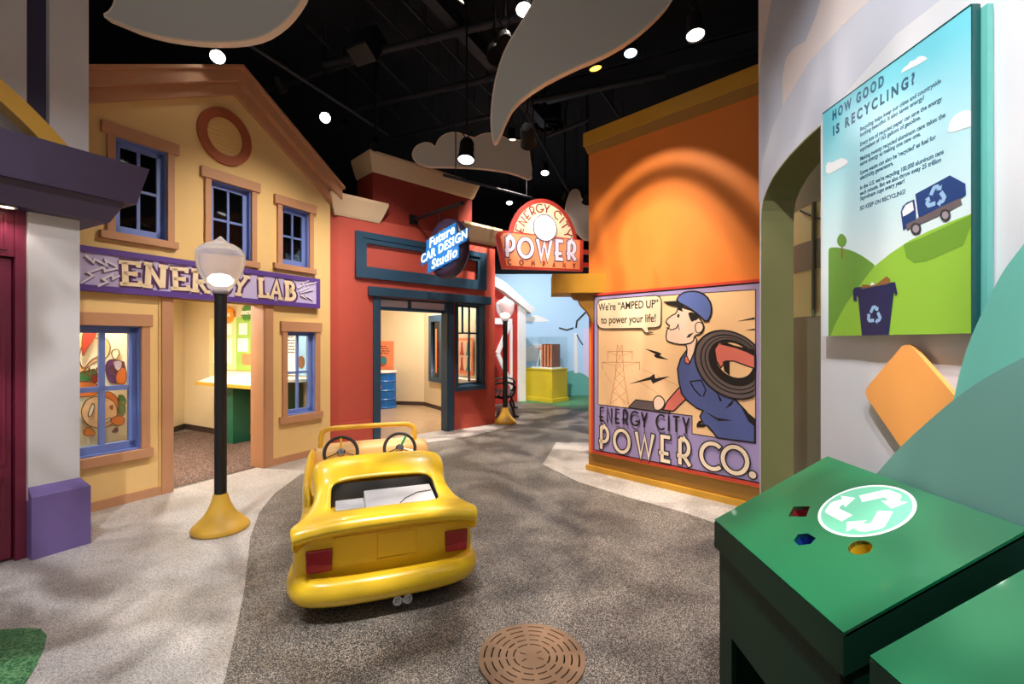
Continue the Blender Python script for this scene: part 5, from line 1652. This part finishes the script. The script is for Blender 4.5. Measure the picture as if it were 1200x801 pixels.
# side door panels sweeping up to the dash
for s in (-1, 1):
    mb = MB()
    rows = [(.62, .50, .47), (.80, .52, .50), (.95, .565, .505), (1.08, .625, .50), (1.2, .67, .485), (1.34, .68, .47)]
    if s > 0: rows = [(y, min(z, .52), w_ - .04) for y, z, w_ in rows]
    for y, z, w_ in rows:
        mb.v += [(s * w_ * 1.02, y, .30), (s * w_ * 1.02, y, z - .03), (s * w_ * .985, y, z), (s * (w_ - .05), y, z - .01), (s * (w_ - .055), y, .30)]
    for j in range(len(rows) - 1):
        for i in range(4): mb.f.append((j * 5 + i, j * 5 + i + 1, j * 5 + 6 + i, j * 5 + 5 + i))
    mb.f += [(0, 1, 2, 3, 4), (25, 26, 27, 28, 29)]
    mb.build('door_side', 'car_yellow', car, smooth=True, sub=1, merge=True)
# dash and cowl
mb = MB()
rows = [(1.20, .42, .43), (1.205, .60, .44), (1.23, .655, .44), (1.27, .672, .44), (1.38, .675, .45), (1.60, .62, .45), (1.85, .50, .38), (1.98, .38, .30)]
for y, z, w_ in rows:
    mb.v += [(-w_ * 1.03, y, max(.35, z - .12)), (-w_, y, z - .02), (-w_ * .9, y, z), (0, y, z + .012), (w_ * .9, y, z), (w_, y, z - .02), (w_ * 1.03, y, max(.35, z - .12))]
for j in range(len(rows) - 1):
    for i in range(6): mb.f.append((j * 7 + i, j * 7 + i + 1, j * 7 + 8 + i, j * 7 + 7 + i))
mb.build('dashboard', 'dash_peach', car, smooth=True, sub=2)
MB().box(-.40, .40, .86, .90, .30, .58).build('seat_back', 'dash_peach', car, bevel=.015)
MB().box(-.40, .40, .90, 1.15, .30, .42).build('seat_bench', 'dash_peach', car, bevel=.015)
# windscreen bar
MB().tube([(-.405, 1.30, .64), (-.405, 1.31, .74), (-.395, 1.315, .775), (-.36, 1.318, .797), (-.30, 1.32, .803), (0, 1.325, .805), (.24, 1.32, .803), (.29, 1.318, .797), (.325, 1.315, .775), (.335, 1.31, .74), (.335, 1.30, .64)], .020, 10).build('windscreen_bar', 'bar_yellow', car, smooth=True)
# steering wheels
for x in (-.255, .18):
    R3 = Matrix.Translation((x, 1.04, .665)) @ Matrix.Rotation(radians(62), 4, 'X')
    sw_ = MB().tube([(.118 * cos(k * 2 * pi / 36), .118 * sin(k * 2 * pi / 36), 0) for k in range(36)], .0125, 8, True).xf(R3).build('steering_wheel', 'rubber', car, smooth=True)
    MB().lathe([(0, .014), (.02, .014), (.032, .0), (.03, -.02), (0, -.02)], 18).xf(R3).build('wheel_hub', 'chrome', sw_, smooth=True)
    for k, a in enumerate((200, 340, 90 if x < 0 else 60)):
        p = (.115 * cos(radians(a)), .115 * sin(radians(a)), 0)
        MB().tube([(0, 0, -.005), p], .010, 6).xf(R3).build('spoke', ('wheel_green' if x > 0 else 'bar_yellow') if k == 2 else 'chrome', sw_)
    MB().tube([(x, 1.05, .66), (x, 1.24, .60)], .016, 8).build('steering_column', 'rubber', car)
# boot well and its grey engine boxes
MB().add([(-XI, .11, .515), (XI, .11, .515), (XI, .48, .59), (-XI, .48, .59), (-XI, .11, .36), (XI, .11, .36), (XI, .48, .36), (-XI, .48, .36)],
         [(4, 5, 6, 7), (0, 4, 5, 1), (1, 5, 6, 2), (2, 6, 7, 3), (3, 7, 4, 0)]).build('boot_well', 'well_grey', car)
eb = MB().add([(-.12, .17, .42), (.30, .17, .42), (.30, .42, .42), (-.12, .42, .42), (-.12, .17, .522), (.30, .17, .522), (.30, .42, .55), (-.12, .42, .55)],
              [(4, 5, 6, 7), (0, 1, 5, 4), (1, 2, 6, 5), (2, 3, 7, 6), (3, 0, 4, 7)]).build('engine_box', 'box_grey', car, bevel=.006)
MB().tube([(.08, .18, .525), (.12, .24, .532), (.20, .30, .54), (.29, .31, .541)], .003, 6).build('cable', 'rubber', eb)
for k in range(14):
    MB().box(.09 + k * .015, .098 + k * .015, .162, .17, .50, .524).build('cooling_fin', 'box_shade', eb)
MB().box(-.29, -.12, .24, .42, .40, .505).build('side_box', 'box_grey', car, bevel=.005)
MB().box(-.22, -.12, .15, .24, .40, .455).build('side_box', 'box_grey', car, bevel=.004)
MB().box(-.29, -.225, .16, .24, .38, .43).build('side_box', 'box_shade', car, bevel=.004)
# bumper
BP = [(-.46, .30), (-.468, .16), (-.455, .05), (-.41, -.01), (-.31, -.045), (-.15, -.062), (.15, -.062), (.31, -.045), (.41, -.01), (.455, .05), (.468, .16), (.46, .30)]
mb = MB().tube([(x * 1.03, y + .03, .155) for x, y in smoothpoly(BP, 1, False)], .066, 14)
mb.v = [(x, y, .155 + (z - .155) * 1.12) for x, y, z in mb.v]
mb.build('bumper', 'car_yellow', car, smooth=True)
# tail lights, plate
for s in (-1, 1):
    oo = .0 if s < 0 else .03
    tl = MB().prism([(s * .435 + oo, .235), (s * .305 + oo, .235), (s * .302 + oo, .355), (s * .44 + oo, .355)], .058, .10).build('tail_light', 'lens_red', car, bevel=.006)
    MB().prism([(s * .432 + oo, .237), (s * .307 + oo, .237), (s * .306 + oo, .272), (s * .40 + oo, .285), (s * .434 + oo, .285)], .0555, .06).build('lower_lens', 'lens_red_low', tl)
link('plate_recess', curve_mesh([rect(-.30, .33, .245, .41), rect(-.065, .165, .255, .40)], .014, .078), 'car_yellow', car, bevel=.004)
MB().box(-.06, .16, .077, .085, .258, .396).build('number_plate', 'car_yellow', car, bevel=.003)
# twin exhaust
for x in (.035, .09):
    ex = MB().lathe([(.018, 0), (.026, 0), (.026, .12), (.018, .12), (.018, 0)], 20).xf(Matrix.Translation((x, -.075, .072)) @ Matrix.Rotation(-pi / 2, 4, 'X')).build('exhaust_pipe', 'chrome', car, smooth=True)
    MB().lathe([(0, .03), (.018, .03)], 16).xf(Matrix.Translation((x, -.075, .072)) @ Matrix.Rotation(-pi / 2, 4, 'X')).build('pipe_bore', 'void_black', ex)
# chassis and wheels
MB().box(-.40, .40, .06, 1.9, .05, .16).build('chassis', 'rubber', car)
for s in (-1, 1):
    for y in (.38, 1.55):
        tw = MB().lathe([(.05, -.05), (.12, -.055), (.135, -.03), (.135, .03), (.12, .055), (.05, .05)], 24).xf(Matrix.Translation((s * .42, y, .135)) @ Matrix.Rotation(pi / 2, 4, 'Y')).build('wheel', 'rubber', car, smooth=True)
# ------------------------------------------------------------------ hanging cloud shapes
def hanging(name, label, Y, pts, th, curl=0.0, top=None, wires=2, group='hanging cloud shapes', sm=2):
    """curved sheet facing the street: outline traced in metres at its own distance, with real thickness"""
    P = [at(a, b, Y) for a, b in pts]
    P = smoothpoly([(p.x, p.z) for p in P], sm)
    cx_ = sum(p[0] for p in P) / len(P); zb = min(p[1] for p in P)
    t = thing(name, label, 'cloud', (cx_, Y, zb), 0, group)
    L = [(a - cx_, b - zb) for a, b in P]
    edge = .012
    o = MB().prism(L, 0, th).build('sheet', 'cloud_grey', t)
    MB().ribbon(L, .012, -.004, th + .004, True).build('lit_edge_band', 'cloud_edge_lit', t)
    xs = [a for a, b in L]; zt = max(b for a, b in L)
    for k in range(wires):
        x = min(xs) + (max(xs) - min(xs)) * (.3 + .4 * k)
        zz = max(b for a, b in L if abs(a - x) < (max(xs) - min(xs)) * .3) - .12
        MB().tube([(x, th / 2, zz), (x, th / 2, CEIL - zb)], .004, 5).build('wire', 'black_steel', t)
    return t


hanging('hanging_leaf', 'large grey-green leaf-shaped panel hanging above the yellow gable', 3.2,
        [(120, 18.5), (134, 24), (165, 37), (200, 45), (240, 49.5), (280, 49), (308, 43), (330, 29), (345, 13), (358, -8), (372, -60), (340, -130), (230, -160), (150, -110), (136, -40), (137, -5), (131, 12)], .05, sm=1)
hanging('hanging_swoosh', 'tall grey swoosh-shaped panel hanging over the middle of the street', 3.5,
        [(627, 0), (612, 25), (592, 57), (582, 87), (576.5, 118), (575.5, 145), (577, 160), (580.5, 168), (587, 156), (592, 142), (603, 122), (630, 101), (670, 80), (707, 65), (740, 46), (768, 22), (788, 0), (800, -30), (800, -90), (720, -120), (660, -90)], .05, sm=1)
hanging('hanging_cloud', 'grey scalloped cloud panel hanging above the red storefront cornice', 6.6,
        [(483, 184), (484, 176), (489, 170), (498, 166.5), (506, 168), (510, 173), (513, 164), (521, 157), (533, 154.5), (546, 158), (556, 162), (562, 158), (572, 155.5), (584, 157), (592, 161), (600, 166), (606, 163.5), (614, 166), (620, 175), (621.5, 190), (626, 212), (600, 202), (575, 198), (553, 196), (522, 195), (500, 195), (488, 190)], .05, sm=1)
hanging('hanging_cloud', 'small grey cloud panel hanging beside the orange wall corner', 8.2,
        [(662, 250), (664, 236), (668, 225), (673, 221), (679, 223), (681, 233), (688, 238), (700, 240), (705, 270), (690, 285), (670, 268)], .05, sm=1)
# wall loudspeaker under the ceiling
sk = at(430, 54, 5.8)
s_ = thing('loudspeaker', 'black box loudspeaker hung from the ceiling above the red storefront', 'speaker', tuple(sk), radians(-25))
MB().box(-.16, .16, -.12, .12, -.2, .2).xf(Matrix.Rotation(radians(-30), 4, 'X')).build('cabinet', 'black_paint', s_, bevel=.01)
MB().box(-.14, .14, -.128, -.12, -.18, .18).xf(Matrix.Rotation(radians(-30), 4, 'X')).build('grille', 'black_steel', s_)
MB().tube([(0, .05, .15), (0, .05, CEIL - sk.z)], .015, 8).build('hanger_rod', 'black_steel', s_)

# ------------------------------------------------------------------ track lights
mat('can_black', (14, 13, 15), .6, .1, spec=.2)
for nm, c_, e_ in [('lens_white', (255, 250, 244), 8), ('lens_amber', (255, 196, 70), 5), ('lens_cool', (200, 232, 255), 6), ('lens_warm', (255, 226, 190), 10), ('lens_blaze', (255, 250, 240), 40)]:
    emit_mat(nm, c_, e_)
LIGHTS = []


def track_light(pos, target, label, lens='lens_white', power=0, angle=50, blend=.6, color=(1, .93, .85), size=1.0, soft=.04, gobo=None, group='track lights', ring=None):
    pos = Vector(pos); d = (Vector(target) - pos).normalized()
    t = thing('track_light', label, 'spotlight', tuple(pos), 0, group)
    rot = (-d).to_track_quat('Z', 'Y').to_matrix().to_4x4()
    s = size
    MB().lathe([(.0, .20 * s), (.045 * s, .20 * s), (.06 * s, .17 * s), (.062 * s, .05 * s), (.072 * s, .03 * s), (.075 * s, 0), (.068 * s, 0), (.064 * s, .02 * s)], 24).xf(rot).build('can', 'can_black', t, smooth=True)
    MB().lathe([(0, .012 * s), (.066 * s, .012 * s)], 24).xf(rot).build('lens', lens, t)
    c_ = rot @ Vector((0, 0, .11 * s))
    MB().tube([tuple(rot @ Vector((.064 * s, 0, .1 * s))), tuple(c_ + Vector((.05 * s, 0, .16 * s))), tuple(c_ + Vector((0, 0, .2 * s))), tuple(c_ + Vector((-.05 * s, 0, .16 * s))), tuple(rot @ Vector((-.064 * s, 0, .1 * s)))], .007, 6).build('yoke', 'can_black', t, smooth=True)
    MB().tube([tuple(c_ + Vector((0, 0, .2 * s))), (c_.x, c_.y, max(.5, CEIL - pos.z))], .012, 8).build('stem', 'can_black', t)
    if power:
        l = bpy.data.lights.new('spot_lamp', 'SPOT'); l.energy = power; l.spot_size = radians(angle); l.spot_blend = blend; l.color = color; l.shadow_soft_size = soft
        lo = bpy.data.objects.new('spot_lamp', l); COL.objects.link(lo); lo.parent = t
        lo.location = d * .03; lo.rotation_euler = d.to_track_quat('-Z', 'Y').to_euler()
        if gobo or ring:
            l.use_nodes = True; nt = l.node_tree; em = nt.nodes['Emission']
            tc = nt.nodes.new('ShaderNodeTexCoord')
            if gobo:
                # leaf-breakup pattern plate
                n1 = nt.nodes.new('ShaderNodeTexNoise'); n1.inputs['Scale'].default_value = gobo[0]; n1.inputs['Detail'].default_value = 2; n1.inputs['Distortion'].default_value = .8
                r1 = nt.nodes.new('ShaderNodeValToRGB'); r1.color_ramp.elements[0].position = .43; r1.color_ramp.elements[1].position = .60
                r1.color_ramp.elements[0].color = (gobo[1],) * 3 + (1,)
                nt.links.new(tc.outputs['Normal'], n1.inputs['Vector']); nt.links.new(n1.outputs['Fac'], r1.inputs[0])
                nt.links.new(r1.outputs[0], em.inputs['Strength'])
            else:
                # reflector ring: bright core, dark gap, fainter outer ring
                sx_ = nt.nodes.new('ShaderNodeSeparateXYZ'); ab = nt.nodes.new('ShaderNodeMath'); ab.operation = 'ABSOLUTE'
                r1 = nt.nodes.new('ShaderNodeValToRGB'); r1.color_ramp.interpolation = 'EASE'
                nt.links.new(tc.outputs['Normal'], sx_.inputs[0]); nt.links.new(sx_.outputs['Z'], ab.inputs[0]); nt.links.new(ab.outputs[0], r1.inputs[0])
                el = r1.color_ramp.elements
                el[0].position = 0; el[0].color = (0, 0, 0, 1); el[1].position = 1; el[1].color = (1, 1, 1, 1)
                for pz, v in ring:
                    e = el.new(pz); e.color = (v, v, v, 1)
                nt.links.new(r1.outputs[0], em.inputs['Strength'])
    return t


W_ = (1, .88, .76); N_ = (1, .95, .90); B_ = (.82, .9, 1.0)
# --- fixtures in view
track_light(at(255, 67, 4.7), (-1.2, 1.6, .0), 'round track spotlight just above the yellow gable roof', 'lens_blaze', 50, 70, .6, N_, 1.0)
track_light(at(381, 138, 6.3), (-.4, 1.2, .8), 'blazing track spotlight between the gable and the red cornice', 'lens_blaze', 60, 70, .6, N_, 1.0)
track_light(at(331, 106, 5.6), (-2.6, 9.5, 2.6), 'track spotlight turned sideways above the gable slope', 'lens_warm', 0, 50, .6, W_, 1.0)
track_light(at(614, 12, 3.9), (.2, 2.2, .0), 'bright honeycomb spotlight at the edge of the swoosh panel', 'lens_white', 0, 60, .6, W_, 1.0)
track_light(at(815, 42, 3.4), (1.2, 2.6, 0), 'bright track spotlight above the near end of the orange wall', 'lens_white', 50, 80, .7, N_, .95)
track_light(at(698, 81, 4.6), (1.35, 4.7, 1.2), 'amber track spotlight high beside the orange wall', 'lens_amber', 0, 60, .6, W_, .9)
track_light(at(739, 63, 4.4), (1.0, 3.4, 0), 'cool white track spotlight beside the amber one', 'lens_cool', 0, 60, .6, B_, .9)
track_light(at(546, 188, 5.2), (-.6, 4.2, .2), 'large black spotlight hanging in front of the scalloped cloud panel', 'lens_white', 60, 75, .6, N_, 1.35)
track_light(at(638.5, 203, 7.2), (.2, 5.4, .0), 'small track spotlight above the power company sign', 'lens_white', 40, 75, .6, N_, .9)
track_light(at(597, 238, 9.0), (.1, 7.4, .6), 'small spotlight glowing to one side of the power company sign', 'lens_white', 60, 75, .6, N_, .9)
track_light(at(661, 234, 8.4), (.6, 11, 1.0), 'tilted spotlight just over the power company sign', 'lens_white', 0, 60, .6, N_, .9)
track_light(at(686, 238, 7.8), (.4, 10.8, 1.0), 'small spotlight tucked against the orange wall corner', 'lens_white', 0, 70, .6, N_, .9)
for px, py, Y, lb in [(592, 52, 3.9, 'unlit black spotlight clipped beside the honeycomb one'), (580, 66, 4.0, 'unlit dark spotlight near the lower edge of the swoosh panel'),
                      (440, 172, 6.6, 'unlit black spotlight sitting on the red cornice corner'), (405, 152, 6.5, 'unlit spotlight with clear lens beside the blazing one')]:
    track_light(at(px, py, Y), at(px + 20, py + 200, Y - 1.5), lb, 'can_black', 0)
# track rails
def rail(p, q, Y0, Y1, label):
    a, b = at(*p, Y0), at(*q, Y1)
    t = thing('track_rail', label, 'rail', tuple(a), 0, 'track rails')
    MB().tube([(0, 0, 0), tuple(b - a)], .022, 4).build('rail_bar', 'black_steel', t)
    for k in (.1, .9):
        c_ = (b - a) * k
        MB().tube([tuple(c_), (c_.x, c_.y, CEIL - a.z)], .008, 6).build('hanger_rod', 'black_steel', t)


rail((285, 48), (455, 158), 5.0, 6.9, 'black track rail running above the gable slope')
rail((610, 120), (680, 250), 5.4, 9.5, 'black track rail running past the swoosh panel tip')
rail((520, 205), (625, 232), 6.2, 8.6, 'black track rail under the scalloped cloud panel')
# --- fixtures out of view that light the set
OW = lambda u, d, z: tuple(FO.world(u, d, z))
track_light((-.5, 4.3, 4.7), (-2.95, 5.3, 1.5), 'ceiling spotlight aimed at the yellow storefront', 'lens_warm', 540, 62, .9, (1, .90, .77))
track_light((-1.4, 4.6, 5.0), (-1.7, 7.2, 1.2), 'ceiling spotlight aimed at the red storefront', 'lens_warm', 560, 56, .9, (1, .88, .78))
track_light(OW(1.0, -1.3, 4.3), OW(.85, 0, 1.5), 'ceiling spotlight throwing a scallop of light on the orange wall', 'lens_amber', 560, 72, .15, (1, .82, .58),
            ring=[(.838, .0), (.852, .20), (.872, .24), (.886, .05), (.903, .03), (.925, .42), (.955, .9)])
track_light(OW(.9, -1.6, 5.1), OW(1.0, 0, .8), 'ceiling spotlight aimed at the billboard', 'lens_warm', 380, 34, .9, (1, .92, .86))
track_light((-.5, 1.9, 5.1), (-.85, 3.2, .4), 'ceiling spotlight aimed at the play car', 'lens_white', 260, 34, .8, N_)
track_light((-2.1, .9, 4.9), (-2.6, 2.5, 0), 'ceiling spotlight aimed at the pale sidewalk', 'lens_cool', 640, 64, .8, (.97, .97, 1.0), gobo=(12, .12))
track_light((.0, 1.5, 5.2), (.05, 2.3, 0), 'ceiling spotlight with leaf pattern aimed at the near street', 'lens_warm', 700, 64, .8, (1, .88, .76), gobo=(13, .0))
track_light((.3, 4.3, 5.2), (.1, 4.5, 0), 'ceiling spotlight with leaf pattern aimed at the middle street', 'lens_warm', 850, 66, .8, (1, .86, .74), gobo=(13, .0))
track_light((.0, 8.0, 5.0), (.2, 8.5, 0), 'ceiling spotlight with leaf pattern aimed at the far street', 'lens_warm', 1700, 82, .8, (1, .88, .76), gobo=(10, .1))
track_light((.0, .6, 4.2), (1.3, 1.7, 1.5), 'ceiling spotlight aimed at the information panel', 'lens_white', 310, 62, .8, (.97, .98, 1.0))
track_light((.1, -.4, 4.3), (1.2, 1.0, 1.2), 'added ceiling spotlight aimed at the hill cut-outs', 'lens_white', 300, 50, .8, (.98, .98, 1.0))  # lamp added out of view to brighten the hills
track_light((-1.0, .9, 4.2), (-3.3, 3.3, 1.5), 'added ceiling spotlight aimed at the white column', 'lens_white', 190, 50, .8, (1, .96, .94))  # lamp added out of view to brighten the column
track_light((.3, 6.6, 3.3), (.6, 12.0, 1.3), 'ceiling spotlight aimed at the far mural', 'lens_white', 900, 50, .8, (.95, .97, 1))
track_light((.2, 10.0, 4.4), (.8, 12.9, 1.6), 'ceiling spotlight washing the sky of the far mural', 'lens_white', 420, 90, .8, (.9, .95, 1))
track_light((.15, 4.2, 3.3), (.30, 5.45, 2.8), 'extra ceiling spotlight aimed at the power company sign', 'lens_white', 90, 46, .7, (1, .97, .92))  # extra lamp put in to brighten the hanging sign


def room_light(x, y, z, e, label, color=(1, .92, .8)):  # downlights added to light the rooms behind the storefronts
    t = thing('added_downlight', label, 'light', (x, y, z), 0, 'added room downlights')
    MB().lathe([(.09, 0), (.09, -.012), (.07, -.012), (.068, .0)], 24).build('trim_ring', 'column_white', t, smooth=True)
    MB().lathe([(0, -.004), (.068, -.004)], 24).build('lens', 'lens_warm', t)
    l = bpy.data.lights.new('room_lamp', 'AREA'); l.shape = 'DISK'; l.size = .16; l.energy = e; l.color = color
    o = bpy.data.objects.new('room_lamp', l); COL.objects.link(o); o.parent = t; o.location = (0, 0, -.02)


pz = FL.world(1.25, .95, 0); room_light(pz.x, pz.y, 2.19, 42, 'added round ceiling light near the reading desk in the lab')
pz = FL.world(.5, 1.9, 0); room_light(pz.x, pz.y, 2.19, 42, 'added round ceiling light over the lab carpet')
pz = FL.world(.0, .22, 0); room_light(pz.x, pz.y, 2.19, 34, 'added round ceiling light over the harvest mural')
pz = FL.world(2.1, .34, 0); room_light(pz.x, pz.y, 2.19, 14, 'added round ceiling light behind the small lower blue window')
room_light(-2.1, 9.6, 2.74, 60, 'added round ceiling light over the studio floor')
room_light(-1.15, 8.75, 2.74, 30, 'added round ceiling light behind the red storefront window')
